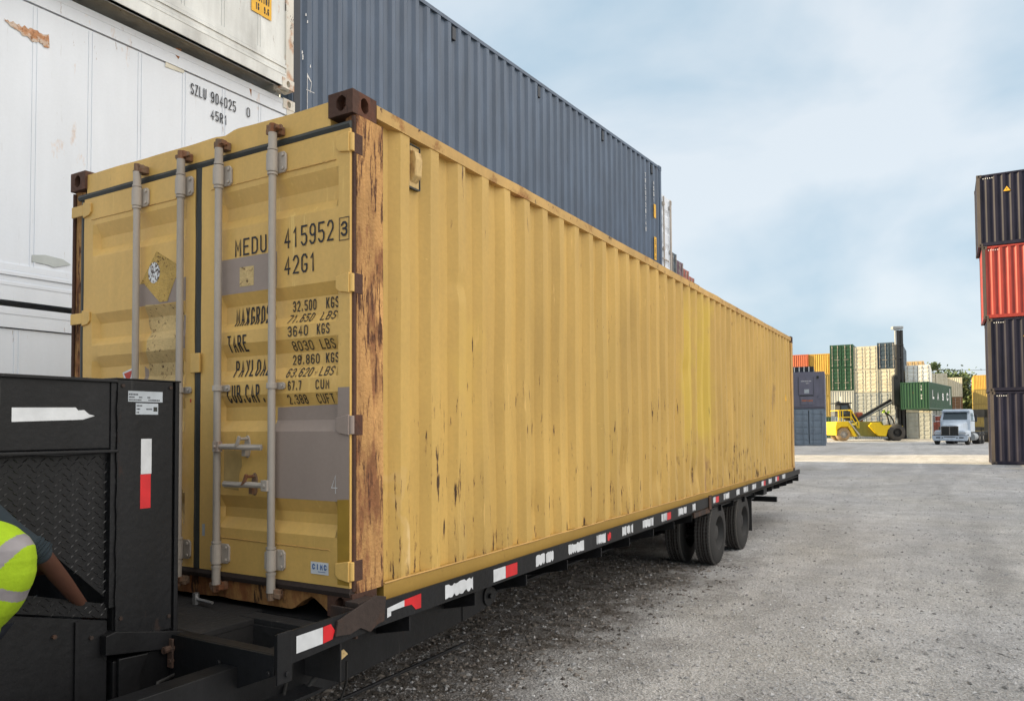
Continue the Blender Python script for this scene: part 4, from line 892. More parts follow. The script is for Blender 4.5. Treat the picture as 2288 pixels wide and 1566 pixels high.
# ------------------------------------------------------------------ person reaching into the gooseneck
def P3(x, y, t):
    d = fw+rt*((x-PCX)/FPX)-up*((y-PCY)/FPX); return CAM+d*t
def skin(name, pts, edges, radii, mat, parent, sub=2):
    me = bpy.data.meshes.new(name); me.from_pydata([tuple(p) for p in pts], edges, []); o = bpy.data.objects.new(name, me); COL.objects.link(o); o.parent = parent
    o.modifiers.new('s', 'SKIN'); sk = me.skin_vertices[0].data if me.skin_vertices else None
    if sk is None:
        bm = bmesh.new(); bm.from_mesh(me); bm.verts.layers.skin.verify(); bm.to_mesh(me); bm.free(); sk = me.skin_vertices[0].data
    for i, r in enumerate(radii): sk[i].radius = r if isinstance(r, tuple) else (r, r); sk[i].use_root = (i == 0)
    s = o.modifiers.new('u', 'SUBSURF'); s.levels = sub; s.render_levels = sub; me.materials.append(MATS[mat])
    o.modifiers['s'].use_smooth_shade = True; return o
paint('skin', (.085, .037, .024), var=.12, streak=.05, rough=.55, bump=.1); plain('sleeve_cloth', (.018, .028, .036), .9); plain('trousers', (.03, .035, .05), .9); plain('boot', (.05, .03, .02), .8); plain('hair', (.015, .012, .01), .8)
paint('vest_green', (.30, .45, .010), var=.1, rough=.85, bump=.25, sc=2); plain('vest_stripe', (.26, .24, .25), .4)
hip = P3(-150, 1440, 2.72); hip.z = .96; PE = thing('person', (hip.x, hip.y, 0), 0, 'person in yellow-green safety vest and dark sleeves reaching into the gooseneck', 'person')
o_ = Vector((hip.x, hip.y, 0)); V = lambda p: Vector(p)-o_
sh = P3(-75, 1112, 2.66); el = P3(92, 1238, 2.80); wr = P3(182, 1350, 3.13); fdir = (wr-el).normalized()
chest = P3(-135, 1210, 2.70); neck = P3(-125, 1070, 2.70); head = P3(-112, 965, 2.72)
H0 = Vector((hip.x+.45, hip.y+1.78, 0))
pts = [hip, hip+Vector((0, .05, .16)), chest, neck, head, head+Vector((0, .02, .10)), (sh+chest)/2+Vector((0, 0, .12)), sh, (sh+el)/2, el, (el+wr)/2, wr, wr+fdir*.05,
       chest+Vector((-.17, .0, .12)), (H0+Vector((-.72, -1.55, 1.15))), (H0+Vector((-.72, -1.35, 1.10))), (H0+Vector((-.70, -1.2, 1.10))),
       hip+Vector((.10, .02, -.06)), (H0+Vector((-.34, -1.74, .52))), (H0+Vector((-.33, -1.80, .09))), (H0+Vector((-.31, -1.68, .04))), hip+Vector((-.10, .02, -.06)), (H0+Vector((-.60, -1.86, .52))), (H0+Vector((-.62, -1.96, .09))), (H0+Vector((-.62, -1.84, .04)))]
ed = [(0, 1), (1, 2), (2, 3), (3, 4), (4, 5), (2, 6), (6, 7), (7, 8), (8, 9), (9, 10), (10, 11), (11, 12), (2, 13), (13, 14), (14, 15), (15, 16), (0, 17), (17, 18), (18, 19), (19, 20), (0, 21), (21, 22), (22, 23), (23, 24)]
ra = [(.15, .11), (.15, .11), (.17, .12), .06, .095, .07, .055, .048, .043, .037, .034, .025, (.035, .018), .06, .045, .04, .026, .085, .058, .045, .04, .085, .058, .045, .04]
body = skin('body', [V(p) for p in pts], ed, ra, 'skin', PE)
def finger(a, b, c, r): skin('finger', [V(a), V(b), V(c)], [(0, 1), (1, 2)], [r, r*.9, r*.75], 'skin', body, 1)
side_ = fdir.cross(Vector((0, 0, 1))).normalized(); hp = wr+fdir*.075
for k in range(4):
    a = hp+side_*(.027-.018*k); finger(a, a+fdir*.038+Vector((0, 0, -.008)), a+fdir*(.05-.004*abs(k-1.3))+Vector((0, 0, -.034)), .0088)
a = wr+fdir*.02+side_*.032; finger(a, a+side_*.02+fdir*.03, a+side_*.018+fdir*.055+Vector((0, 0, -.012)), .0095)
# clothes over the body
m_ = sh*.35+el*.65
slv = skin('sleeve', [V(p) for p in (chest+Vector((0, 0, .10)), (sh+chest)/2+Vector((0, 0, .10)), sh, (sh+el)/2+Vector((.0, 0, -.012)), m_+Vector((0, 0, -.008)), el-fdir*.0, el+fdir*.02)], [(i, i+1) for i in range(6)], [.09, .08, .062, .054, .050, .046, .044], 'sleeve_cloth', PE)
mb = MB()
for k in range(5):
    c = el-(el-m_).normalized()*.012*k; dd = (el-m_).normalized(); aa = dd.cross(Vector((0, 0, 1))).normalized(); bb = aa.cross(dd); rr = .045+.003*(k % 2)
    mb.rings([[V(c+dd*s+(aa*math.cos(t*math.pi/8)+bb*math.sin(t*math.pi/8))*(rr+e_+.003*math.sin(t*2.1+k))) for t in range(16)] for s, e_ in ((-.007, -.004), (0, .004), (.007, -.004))], caps=False)
mb.build('rolled_cuff', 'sleeve_cloth', PE, smooth=60)
skin('trousers', [V(p) for p in (hip+Vector((0, 0, .04)), hip+Vector((.10, .02, -.06)), (H0+Vector((-.34, -1.74, .52))), (H0+Vector((-.33, -1.80, .10))), hip+Vector((-.10, .02, -.06)), (H0+Vector((-.60, -1.86, .52))), (H0+Vector((-.62, -1.96, .10))))], [(0, 1), (1, 2), (2, 3), (0, 4), (4, 5), (5, 6)], [(.165, .125), .10, .075, .07, .10, .075, .07], 'trousers', PE)
for x, y in ((-.33, -1.74), (-.62, -1.90)):
    x += H0.x; y += H0.y
    skin('boot', [V((x, y-.07, .06)), V((x, y, .055)), V((x, y+.14, .04))], [(0, 1), (1, 2)], [.055, .05, .04], 'boot', PE, 2)
skin('hair', [V(head+Vector((0, -.015, .03))), V(head+Vector((0, -.01, .09)))], [(0, 1)], [.098, .09], 'hair', PE)
mb = MB(); hd = V(head); mb.prism([(-.012, 0), (.012, 0), (.006, .045), (-.006, .045)], hd+Vector((0, .085, -.02)), (1, 0, 0), (0, 0, 1), (0, 1, 0), .03); mb.build('nose', 'skin', body)
mb = MB()
for s in (-1, 1): mb.cyl(hd+Vector((s*.035, .088, .015)), hd+Vector((s*.035, .098, .015)), .012, 10)
mb.build('eye', 'ink', body); MB().box(hd.x-.025, hd.x+.025, hd.y+.085, hd.y+.095, hd.z-.052, hd.z-.044).build('mouth', 'red_ink', body)
mb = MB()
for s in (-1, 1): mb.cyl(hd+Vector((s*.09, 0, 0)), hd+Vector((s*.105, -.005, 0)), .028, 10)
mb.build('ear', 'skin', body)
# vest: draped shell from shoulders to hips
RX, FX = r0.copy(), Vector((-math.sin(YAW), math.cos(YAW), 0))
VT = [(1075, -75), (1100, -60), (1130, -40), (1160, -12), (1185, 30), (1205, 55), (1225, 67), (1250, 73), (1280, 70), (1310, 62), (1340, 48), (1370, 28), (1395, 4), (1410, -14), (1430, -20)]
def vx(y):
    for (ya, xa), (yb, xb) in zip(VT, VT[1:]):
        if ya <= y <= yb: return xa+(xb-xa)*(y-ya)/(yb-ya)
    return VT[-1][1]
mb = MB(); N_ = 220; NR = 170; rs = []; TD = 2.68
for j in range(NR):
    y = 1075+355*j/(NR-1); xr_ = vx(y); xl = -330+ (1-min(1, j/29))*120; hw = (xr_-xl)/2/FPX*TD; c = P3((xr_+xl)/2, y, TD); ring = []
    for k in range(N_):
        a = 2*math.pi*k/N_; f_ = 1+.02*math.sin(a*9+j*.02)+.035*noise.noise(Vector((a*2, j*.025, 2)))+.012*noise.noise(Vector((a*6, j*.08, 5)))
        ring.append(V(c+RX*hw*math.cos(a)*(1+.006*math.sin(j*.2))+FX*(.155*math.sin(a)*(1+(f_-1)*2.2))))
    rs.append(ring)
vs = [p for r in rs for p in r]
def stripe(j, k):
    y = 1075+355*j/(NR-1); a = 2*math.pi*k/N_
    if math.sin(a) > .25: return 0
    x = (vx(y)-330)/2+(vx(y)+330)/2*math.cos(a)
    d1 = (y-1290)+(x-0)*1.55; d2 = (y-1297)-(x)*.62
    return 1 if (abs(d1) < 27 and y < 1297) or (abs(d2) < 15 and x > -200) else 0
for j in range(NR-1):
    for k in range(N_): mb.add([], []); mb.f.append([j*N_+k, j*N_+(k+1) % N_, (j+1)*N_+(k+1) % N_, (j+1)*N_+k]); mb.mi.append(stripe(j, k))
mb.v = [tuple(p) for p in vs]; vo_ = mb.build('safety_vest', ['vest_green', 'vest_stripe'], PE, smooth=70); sm = vo_.modifiers.new('t', 'SOLIDIFY'); sm.thickness = .004

# ------------------------------------------------------------------ container rows beside the trailer
def place(local, world, ang):
    """origin so that local point lands on world point; ang = clockwise heading of the length axis from +y"""
    c, q = math.cos(-ang), math.sin(-ang); x, y = local
    return Vector((world[0]-(x*c-y*q), world[1]-(x*q+y*c), 0)), -ang
def stack_at(local, world, ang, z): o, rz = place(local, world, ang); o.z = z; return o, rz
# white refrigerated row
a = R(2.2)
wl, rz = stack_at((W2, LG), (-4.30, 3.62), a, 0.0)
medium_container('white_container', 'white flat-sided container lowest in the stack behind the gooseneck', 'shipping container', 'white containers stacked at the left', wl, rz, LG, 2.78, 'white_paint', 'white_rusty', side='flat')
wm, rz = stack_at((W2, LG), (-4.345, 3.76), a, 2.81)
WM = medium_container('white_container', 'white flat-sided container marked SZLU 904025 with an orange rust scrape', 'shipping container', 'white containers stacked at the left', wm, rz, LG, 2.896, 'white_paint', 'white_rusty', side='flat')
wu, rz3 = stack_at((W2, LG), (-4.19, 3.60), R(.6), 5.74)
WU = medium_container('white_container', 'white container with ribbed lower side and yellow label at its far end', 'shipping container', 'white containers stacked at the left', wu, rz3, LG, 2.896, 'white_dirty', 'white_rusty', side='flat')
def side_sheet(polys, name, mat, parent, off=.012, x=W2-.03): return sheet(polys, (x, 0, 0), (0, 1, 0), (0, 0, 1), name, mat, parent, off=off)
# lettering positions measured along the panel
def wm_pt(px, py):
    """where a bearing meets the middle white container's side plane, in its own (y,z)"""
    d = fw+rt*((px-PCX)/FPX)-up*((py-PCY)/FPX); inv = WMI; o = inv @ CAM; dd = inv.to_3x3() @ d; t = ((W2-.03)-o.x)/dd.x; p = o+dd*t; return p.y, p.z
WMI = (Matrix.Translation(wm) @ Matrix.Rotation(rz, 4, 'Z')).inverted()
yy0, zz0 = wm_pt(425, 198); yy1, _ = wm_pt(460, 205); yy2, zz2 = wm_pt(470, 220); yy3, _ = wm_pt(526, 235); yy4, zz4 = wm_pt(553, 247); yy5, zz5 = wm_pt(470, 256); yy6, _ = wm_pt(507, 262)
side_sheet(letters('SZLU', yy0, yy1, zz0-.06, zz0+.06, .0115)+letters('904025', yy2, yy3, zz0-.06, zz0+.06, .0115)+letters('0', yy4-.02, yy4+.028, zz0-.055, zz0+.055, .011)+letters('45R1', yy5, yy6, zz5-.055, zz5+.055, .0115), 'lettering', 'ink', WM)
# rust scrape, patches
paint('scrape_rust', (.60, .50, .42), var=.1, rust=.62, rough=.8, rustcol=(.34, .15, .06), rust2=(.22, .09, .03), sc=3, stretch=.6)
paint('grey_patch', (.44, .48, .48), var=.06, rough=.5)
def curve_patch(pts): return [pts]
def pxs(l): return [wm_pt(*p) for p in l]
pr = random.Random(21); arc_t, arc_b = [], []
for i in range(25):
    t_ = i/24; j1, j2 = pr.uniform(-3, 3), pr.uniform(-4, 4); arc_t.append((8+100*t_, 44+36*t_+j1)); arc_b.insert(0, (12+98*t_, 52+78*t_-22*t_*t_+j2-(4 if t_ < .1 else 0)))
side_sheet([pxs([arc_t[i], arc_t[i+1], arc_b[-2-i], arc_b[-1-i]]) for i in range(24)], 'rust_scrape', 'scrape_rust', WM, off=.008)
side_sheet([pxs([(70, 570), (100, 570), (140, 580), (158, 592), (120, 598), (105, 592), (70, 585)])], 'repaint_patch', 'grey_patch', WM, off=.008)
side_sheet([pxs([(370, 130), (412, 142), (410, 165), (368, 150)])], 'repaint_patch', plain('cream_patch', (.66, .64, .55), .6).name, WM, off=.008)
side_sheet([pxs([(390, 108), (403, 112), (400, 128), (396, 134), (389, 124)]), pxs([(551, 186), (564, 190), (560, 200), (559, 218), (556, 204)])], 'rust_stain', plain('rust_brown', (.28, .12, .05), .8).name, WM, off=.019)
WUI = (Matrix.Translation(wu) @ Matrix.Rotation(rz3, 4, 'Z')).inverted()
def wu_pt(px, py):
    d = fw+rt*((px-PCX)/FPX)-up*((py-PCY)/FPX); o = WUI @ CAM; dd = WUI.to_3x3() @ d; t = ((W2-.03)-o.x)/dd.x; p = o+dd*t; return p.y, p.z
(ya, za), (yb, zb) = wu_pt(560, 26), wu_pt(605, 49)
side_sheet([rect(ya, yb, zb, zb+.62)], 'yellow_label', 'label_yellow', WU)
side_sheet(letters('CAUTION', ya+.03, yb-.03, zb+.15, zb+.24, .012)+letters('HIGH 9.6', ya+.03, yb-.03, zb+.04, zb+.12, .012)+letters('45R1', ya+.05, yb-.1, zb+.28, zb+.40, .014), 'label_print', 'ink', WU, off=.0135)
# blue container row
angb = R(4.2)
for k, (z, h, mt_, lb) in enumerate(((5.71, 2.896, 'blue_grey', 'long slate blue corrugated container topmost behind the mustard yellow container'), (2.81, 2.88, 'far_green', None), (0, 2.79, 'far_brown', None))):
    bl, rb = stack_at((W2, LG), (-3.925, 16.32), angb, z)
    if k == 0:
        BL = medium_container('blue_container', lb, 'shipping container', None, bl, rb, LG, h, mt_, mt_, c0=.30)
        mb = MB(); mb.box(W2-.003, W2+.001, .02, .13, .1, h-.1); mb.build('post_strip', 'blue_dark', BL)
        mb = MB()
        for y in (.62, 3.4, 6.1, 8.85, 11.6): mb.box(W2-.05, W2-.004, y-.05, y+.05, h-.34, h-.12)
        mb.build('ventilator', 'blue_dark', BL, bevel=.01)
        def bs(p, n, m_, off=.016): return sheet(p, (W2-.014, 0, 0), (0, 1, 0), (0, 0, 1), n, m_, BL, off=off)
        bs([rect(11.66, 11.79, 1.42, 1.78)], 'height_label', 'label_yellow'); bs([rect(11.66, 11.80, .32, .92)], 'height_label', 'label_yellow')
        bs(letters('9', 11.70, 11.76, .72, .86, .014)+letters('6', 11.70, 11.76, .50, .64, .014)+letters('45', 11.69, 11.78, .36, .44, .012), 'label_print', 'ink', .0165)
        q_ = []
        for i, ch in enumerate('TRLU726148'): q_ += letters(ch, 11.12, 11.18, h-.55-.155*i, h-.44-.155*i, .016)
        for i, ch in enumerate('45G1'): q_ += letters(ch, 11.64, 11.70, h-.62-.15*i, h-.51-.15*i, .016)
        bs(q_, 'lettering', 'ink_white')
        pr = random.Random(8); q_ = []
        for i in range(9): y, z = pr.uniform(.16, .30), pr.uniform(.35, 2.7); q_.append([(y, z), (y+.02, z+.01), (y+.016, z+.045), (y+.003, z+.04)])
        bs(q_+[rect(.255, .262, .2, .75), [(.262, .74), (.33, .66), (.33, .64), (.262, .70)], [(.33, .64), (.30, .5), (.306, .5), (.336, .64)], rect(.24, .38, .52, .528)], 'paint_scrapes', 'ink_white', .006)
    else:
        medium_container('shipping_container', 'container beneath the slate blue one, hidden by the yellow container', 'shipping container', 'containers hidden under the slate blue one', bl, rb, LG, h, mt_, mt_, far=True)
# white container end standing beyond the blue one (door end faces the lane)
for k, (z, h, mt_) in enumerate(((0.03, 2.591, 'far_grey'), (2.64, 2.896, 'far_tan'), (5.56, 2.896, 'white_paint'))):
    loc = Vector((-4.50, 17.72, z))
    medium_container('white_container' if k == 2 else 'shipping_container', 'narrow white door end just beyond the slate blue container' if k == 2 else 'container under the narrow white door end', 'shipping container', None if k == 2 else 'containers hidden behind the yellow one', loc, R(90), 6.06, h, mt_, 'bracket_paint' if k == 2 else mt_, doors=True, far=k < 2)
# low stacks added unseen behind the trailer to shade the lane
for (y, n) in ((21.3, 2), (24.1, 2), (27.0, 2)):
    for k in range(n):
        medium_container('shipping_container', 'container added for shade in the low row hidden behind the yellow container', 'shipping container', 'low row hidden behind the yellow container', Vector((-5.2-.05*k, y, .09+2.62*k)), R(90), 12.192, 2.591, ('far_green', 'far_olive', 'far_grey', 'far_brown')[int(y+k) % 4], 'far_grey', doors=True, far=True)
# four-high row receding beyond; its unseen last columns are added for their shade
rowc = ('slate', 'plum', 'rednear', 'rednear', 'brown', 'grey', 'slate', 'plum', 'tan', 'grey', 'brown')
for i, cname in enumerate(rowc):
    y = 38.4+i*2.55; x = -10.9-.165*min(i, 5)*2.55*.95-.12*max(0, i-5)
    for k in range(4):
        top = k == 3; vis = top and i < 6
        cn = cname if top else ('grey', 'green', 'tan', 'brown')[(i+k) % 4]
        lbl = ('nearest container on top of the four-high row, above the yellow roofline', 'plum container second along the top of the four-high row', 'dull red container third along the top of the four-high row', 'dull red container fourth along the top of the four-high row', 'brown container fifth along the top of the four-high row', 'grey container last visible along the top of the four-high row')[i] if vis else 'supporting or shade-casting container of the four-high row hidden behind the yellow container'
        medium_container('shipping_container', lbl, 'shipping container', 'four-high container row' if vis else 'hidden containers of the four-high row', Vector((x, y, .09+2.905*k)), R(90), 12.192, 2.896, 'far_'+cn, 'far_'+cn, far=True, doors=vis)
# tall row added out of view behind the left stacks to cast shade
for i in range(6):
    for k in range(5):
        medium_container('shipping_container', 'container added for shade in the tall stack row out of view on the left', 'shipping container', 'tall shade row added out of view on the left', Vector((-9-12.4*(i % 3), -16.0+2.6*(i//3), 2.905*k)), R(90), 12.192, 2.896, 'far_grey', 'far_grey', far=True)
# ------------------------------------------------------------------ right-hand stack, long sides facing the camera
rcx, rcy = 3.98, 32.45
for k, (z, mt_, dx, lb) in enumerate(((.09, 'navy', .05, 'dark navy container at the bottom of the right-hand stack, standing on the gravel'), (2.995, 'navy', .02, 'dark navy container directly beneath the red one in the right-hand stack'),
                                  (5.90, 'red_box', -.10, 'bright red container third up in the right-hand stack'), (8.80, 'navy', -.22, 'dark navy container on top of the right-hand stack'))):
    # length axis along +x: door end to the left
    loc = Vector((rcx+dx, rcy+W2, z)); c_ = medium_container('dark_container' if mt_ == 'navy' else 'red_container', lb, 'shipping container', 'containers of the right-hand stack', loc, R(-90), LG, 2.896, mt_, 'brown_post', c0=.38)
    if k in (0, 1, 3):
        u = (.0, 1.30, 1.42, 1.02)[k] if k else 1.55
        mb = MB(); mb.prism([(-.12, 0), (.12, 0), (0, .19)], (W2-.006, u+.0, 2.12 if k else 1.75), (0, 1, 0), (0, 0, 1), (1, 0, 0), .004); mb.build('warning_sticker', 'label_yellow', c_)
        mb = MB(); mb.box(W2-.001, W2-.0, u-.012, u+.012, (2.12 if k else 1.75)+.04, (2.12 if k else 1.75)+.12); mb.build('sticker_print', 'ink', c_)
    q_ = []
    for i in range(5): q_.append(rect(.22+.075*i, .25+.075*i, 2.896-.19, 2.896-.15))
    sheet(q_, (W2-.0, 0, 0), (0, 1, 0), (0, 0, 1), 'lettering', 'ink_white', c_, off=.0)

# ------------------------------------------------------------------ far yard
DIRX = Vector((1, 0, 0))
def far_stack(px_left, depth, levels, base=None, Lg=12.192, doors=True):
    """levels: (colour, height, doors?, label) from the ground up; px_left is the bearing of the front-left corner"""
    p = spot(px_left, depth); z = p.z
    for (cn, h, dr, lb) in levels:
        if cn: medium_container('shipping_container', lb or 'container of the far stacks hidden behind nearer things', 'shipping container', 'far container stacks', Vector((p.x+W2, p.y, z)), 0, Lg, h, 'far_'+cn, 'far_'+cn, far=True, doors=dr)
        z += h+.02
ST, HC = 2.591, 2.896
HID = None
far_stack(1762, 94, [('brown', ST, False, HID), ('olive', ST, False, HID), ('grey', ST, False, HID), ('orange', ST, False, 'faded red corrugated container end at the top left of the far stacks')])
far_stack(1808.5, 93, [('darkgreen', ST, False, 'dark green corrugated end at ground level right of the grey-blue doors'), ('olive', ST, False, 'olive corrugated end second from the ground in the far yellow column'), ('olive', ST, False, 'olive-tan corrugated end directly under the bright yellow one'), ('yellow', ST, False, 'bright yellow corrugated end on top beside the green doors')])
far_stack(1856.5, 85.5, [('bluegrey', ST, False, 'blue-grey container at ground level under the grey corrugated end'), ('lightgrey', HC, False, 'light grey corrugated end under the two green door ends'), ('green', ST, True, 'lower of the two green door ends in the far stacks'), ('green', ST, True, 'upper of the two green door ends in the far stacks')])
far_stack(1909, 84.4, [('grey', ST, True, 'grey door end at ground level under the cream column'), ('lightgrey', ST, True, 'pale grey door end second from the ground beside the grey corrugated end'), ('cream', ST, True, 'cream door end third up, beside the lower green doors'), ('cream', ST, True, 'cream door end on top between green and dark slate doors')])
far_stack(1962.5, 83.3, [('grey', ST, True, 'grey door end at ground level behind the yellow machine'), ('lightgrey', ST, True, 'pale grey door end behind the lifting struts'), ('cream', ST, True, 'cream door end under the dark slate doors'), ('slate', HC, True, 'dark slate door end on top beside the lifting mast')])
far_stack(2025, 112, [('grey', ST, True, HID), ('tan', ST, True, HID), ('tan', HC, True, HID), ('tan', HC, True, 'tan container high behind the lifting mast')])
far_stack(2040, 132, [('grey', ST, True, HID), ('tan', ST, True, HID), ('tan', HC, True, HID), ('tan', HC, True, 'darker tan container end farthest behind the mast')])
far_stack(2024.5, 82.5, [('lightgrey', HC, True, 'grey door end at ground level under the raised green container'), ('cream', ST, True, HID), ('white', ST, True, 'white door end above the raised green container')])
far_stack(2067, 92, [('rednear', ST, True, 'dull red container at ground level beside the white truck'), ('lightgrey', ST, True, HID), ('cream', ST, True, 'cream louvred end right of the white door end')])
far_stack(2104, 100, [('brown', ST, True, HID), ('brown', ST, True, 'brown container end just above the truck cab'), ('cream', ST, False, 'cream corrugated end at the right of the far stacks')])
far_stack(2177, 135, [('olive', ST, False, 'olive container at ground level left of the right-hand stack'), ('olive', ST, False, 'olive container second up left of the right-hand stack'), ('olive', ST, False, 'olive container third up left of the right-hand stack'), ('yellow', ST, False, 'yellow corrugated container topmost left of the right-hand stack')], Lg=12.192)
# grey-blue doors and the refrigeration unit above, nearer
p = spot(1770, 59.5); LC = Vector((p.x, p.y, p.z))
ang = R(7)
fl = Vector((math.cos(ang), math.sin(ang), 0))
g0 = LC+fl*W2
medium_container('shipping_container', 'grey-blue container doors standing on the gravel beside the yellow container', 'shipping container', None, g0, ang, LG, HC, 'far_bluegrey', 'far_bluegrey', far=False, doors=True)
RF = thing('reefer_container', g0+Vector((0, 0, HC+.03)), ang, 'dark grey-purple refrigerated container end with service panels', 'shipping container')
MB().box(-W2, W2, .05, LG, 0, HC).build('body', 'far_purple', RF, bevel=.02)
mb = MB(); mb.box(-W2+.02, W2-.02, .0, .05, .12, HC-.12); mb.build('machinery_panel', 'far_purple', RF, bevel=.02)
mb = MB(); mb.box(-.72, .38, -.04, .0, 1.05, HC-.35); mb.box(-.60, .40, -.035, .0, .28, .98); mb.box(.72, 1.02, -.03, .0, .75, 1.1); mb.build('service_hatch', 'far_purple', RF, bevel=.015)
mb = MB(); mb.box(-.66, .34, -.046, -.041, 1.02, 1.07); mb.box(-.62, .42, -.04, -.036, .97, 1.0); mb.box(.62, .78, -.035, -.0, 2.35, 2.55); mb.box(-.72, -.70, -.046, -.04, 1.05, 2.5); mb.box(.37, .39, -.046, -.04, 1.05, 2.5); mb.build('shadow_gap', 'gasket', RF)
sheet(letters('REFRIGERATED', -.52, .22, 2.12, 2.2, .018)+letters('UNIT', -.16, .08, 1.95, 2.02, .018), (0, -.0415, 0), (1, 0, 0), (0, 0, 1), 'lettering', 'ink_white', RF)
sheet([rect(-.30, .06, 1.2, 1.52)], (0, -.0415, 0), (1, 0, 0), (0, 0, 1), 'placard', 'label_grey', RF); sheet(letters('TEMPTABLE', -.5, .3, .56, .68, .03), (0, -.0415, 0), (1, 0, 0), (0, 0, 1), 'lettering', plain('orange_ink', (.6, .16, .02), .6).name, RF)
DB = thing('flat_rack', g0+Vector((-.35, 0, 2*HC+.06)), ang, 'low dark flat rack with white uprights resting on the refrigerated container', 'flat rack')
MB().box(-.9, .75, .3, 6, 0, .42).build('deck', 'blue_dark', DB, bevel=.02)
mb = MB(); [mb.box(-.7+.36*i, -.63+.36*i, .24, .30, 0, .40) for i in range(4)]; mb.build('upright', 'far_white', DB)

# ---- raised green container
cz = Vector((spot(2077, 70).x, spot(2077, 70).y, 3.13)); ga = R(9)
o_, rzg = place((-W2+2*W2, 0), (cz.x, cz.y), ga); o_.z = 3.13
GC = medium_container('green_container', 'green container held in the air by the yellow lifting machine', 'shipping container', None, o_, rzg, LG, ST, 'far_green', 'far_green', far=False, doors=False)
sheet(letters('L', 1.6, 2.4, 1.0, 1.85, .2), (W2+.001, 0, 0), (0, 1, 0), (0, 0, 1), 'lettering', 'ink_white', GC)
sheet(letters('A', 4.0, 4.8, .95, 1.7, .17), (W2+.001, 0, 0), (0, 1, 0), (0, 0, 1), 'lettering', 'ink_white', GC)
sheet(letters('S', 6.6, 7.4, .95, 1.7, .18), (W2+.001, 0, 0), (0, 1, 0), (0, 0, 1), 'lettering', 'ink_white', GC)
sheet(letters('C', 9.1, 10.0, 1.0, 1.8, .2)+[rect(10.9, 11.2, .6, 2.3)], (W2+.001, 0, 0), (0, 1, 0), (0, 0, 1), 'lettering', 'ink_white', GC)
q_ = []
for i, ch in enumerate('TGHU6'): q_ += letters(ch, .52, .62, 2.05-.28*i, 2.25-.28*i, .03)
sheet(q_, (0, -.002, 0), (1, 0, 0), (0, 0, 1), 'lettering', 'ink_white', GC)

# ---- yellow lifting machine: local x = photo right, y = away from us
paint('machine_yellow', (.86, .58, .012), var=.05, rough=.4, streak=.05, grime=.04); paint('machine_dark', (.03, .03, .03), var=.3, rough=.6); paint('machine_olive', (.22, .20, .04), var=.15, rough=.7); paint('machine_grey', (.35, .37, .38), var=.1, rough=.5); plain('lime', (.45, .65, .05), .6)
SP = spot(1866, 74.0); SC = 74.0/FPX
k_ = lambda px: (px-1866)*SC
MS = thing('container_handler', SP, -.0+YAW*0+R(24)*0, 'yellow container handler with dark mast lifting the green container', 'container handler')
MS.rotation_euler.z = math.atan2(r0.y, r0.x)-R(6)
def zq(py): return (985.5-py)*SC
MWI = {}
mb = MB()  # counterweight, hood and chassis
body = [(k_(1867), zq(972)), (k_(1866), zq(955)), (k_(1868), zq(942)), (k_(1894), zq(941)), (k_(1898), zq(945)), (k_(1912), zq(975)), (k_(1905), zq(976)), (k_(1893), zq(953)), (k_(1878), zq(953)), (k_(1870), zq(960)), (k_(1869), zq(973))]
mb.prism(body, (0, 0, 0), (1, 0, 0), (0, 0, 1), (0, 1, 0), 3.2); mb.build('counterweight', 'machine_yellow', MS, bevel=.05)
mb = MB(); mb.prism([(k_(1905), zq(974)), (k_(1915), zq(942)), (k_(1968), zq(942)), (k_(1972), zq(950)), (k_(1968), zq(976)), (k_(1950), zq(976))], (0, .35, 0), (1, 0, 0), (0, 0, 1), (0, 1, 0), 2.4); mb.build('chassis', 'machine_olive', MS, bevel=.04)
mb = MB(); mb.prism([(k_(1938), zq(952)), (k_(1944), zq(945)), (k_(1962), zq(944)), (k_(1966), zq(950)), (k_(2010), zq(952)), (k_(2010), zq(956)), (k_(1985), zq(956)), (k_(1978), zq(960)), (k_(1974), zq(975)), (k_(1957), zq(974))], (0, .0, 0), (1, 0, 0), (0, 0, 1), (0, 1, 0), .4)
mb.prism([(k_(1938), zq(952)), (k_(2010), zq(952)), (k_(2010), zq(955)), (k_(1938), zq(955))], (0, .4, 0), (1, 0, 0), (0, 0, 1), (0, 1, 0), 2.6); mb.build('front_frame', 'machine_yellow', MS, bevel=.03)
mb = MB(); mb.prism([(k_(1913), zq(980)), (k_(1980), zq(980)), (k_(1978), zq(976)), (k_(1915), zq(976))], (0, .2, 0), (1, 0, 0), (0, 0, 1), (0, 1, 0), .3)
for i in range(12): mb.box(k_(1916+5*i), k_(1918.5+5*i), .12, .2, zq(981), zq(975.5))
mb.build('side_step', 'machine_grey', MS)
mb = MB(); mb.bar((k_(1895), -.02, zq(942)), (k_(1917), -.02, zq(972)), .08, .28, (0, 1, 0)); mb.build('stair_stringer', 'machine_grey', MS)
mb = MB(); mb.prism([(k_(1880), zq(930)), (k_(1881), zq(902)), (k_(1902), zq(901)), (k_(1909), zq(918)), (k_(1916), zq(940)), (k_(1905), zq(940)), (k_(1896), zq(932))], (0, .7, 0), (1, 0, 0), (0, 0, 1), (0, 1, 0), 1.5); cab = mb.build('cab', 'machine_dark', MS, bevel=.04)
mb = MB(); mb.prism([(k_(1884), zq(926)), (k_(1884), zq(906)), (k_(1897), zq(905)), (k_(1902), zq(926))], (0, .68, 0), (1, 0, 0), (0, 0, 1), (0, 1, 0), .02); mb.build('window', 'glass_dark', cab)
mb = MB(); mb.bar((k_(1901), .7, zq(902)), (k_(1913), .7, zq(932)), .05, .09, (0, 1, 0)); mb.build('window_pillar', 'machine_grey', cab)
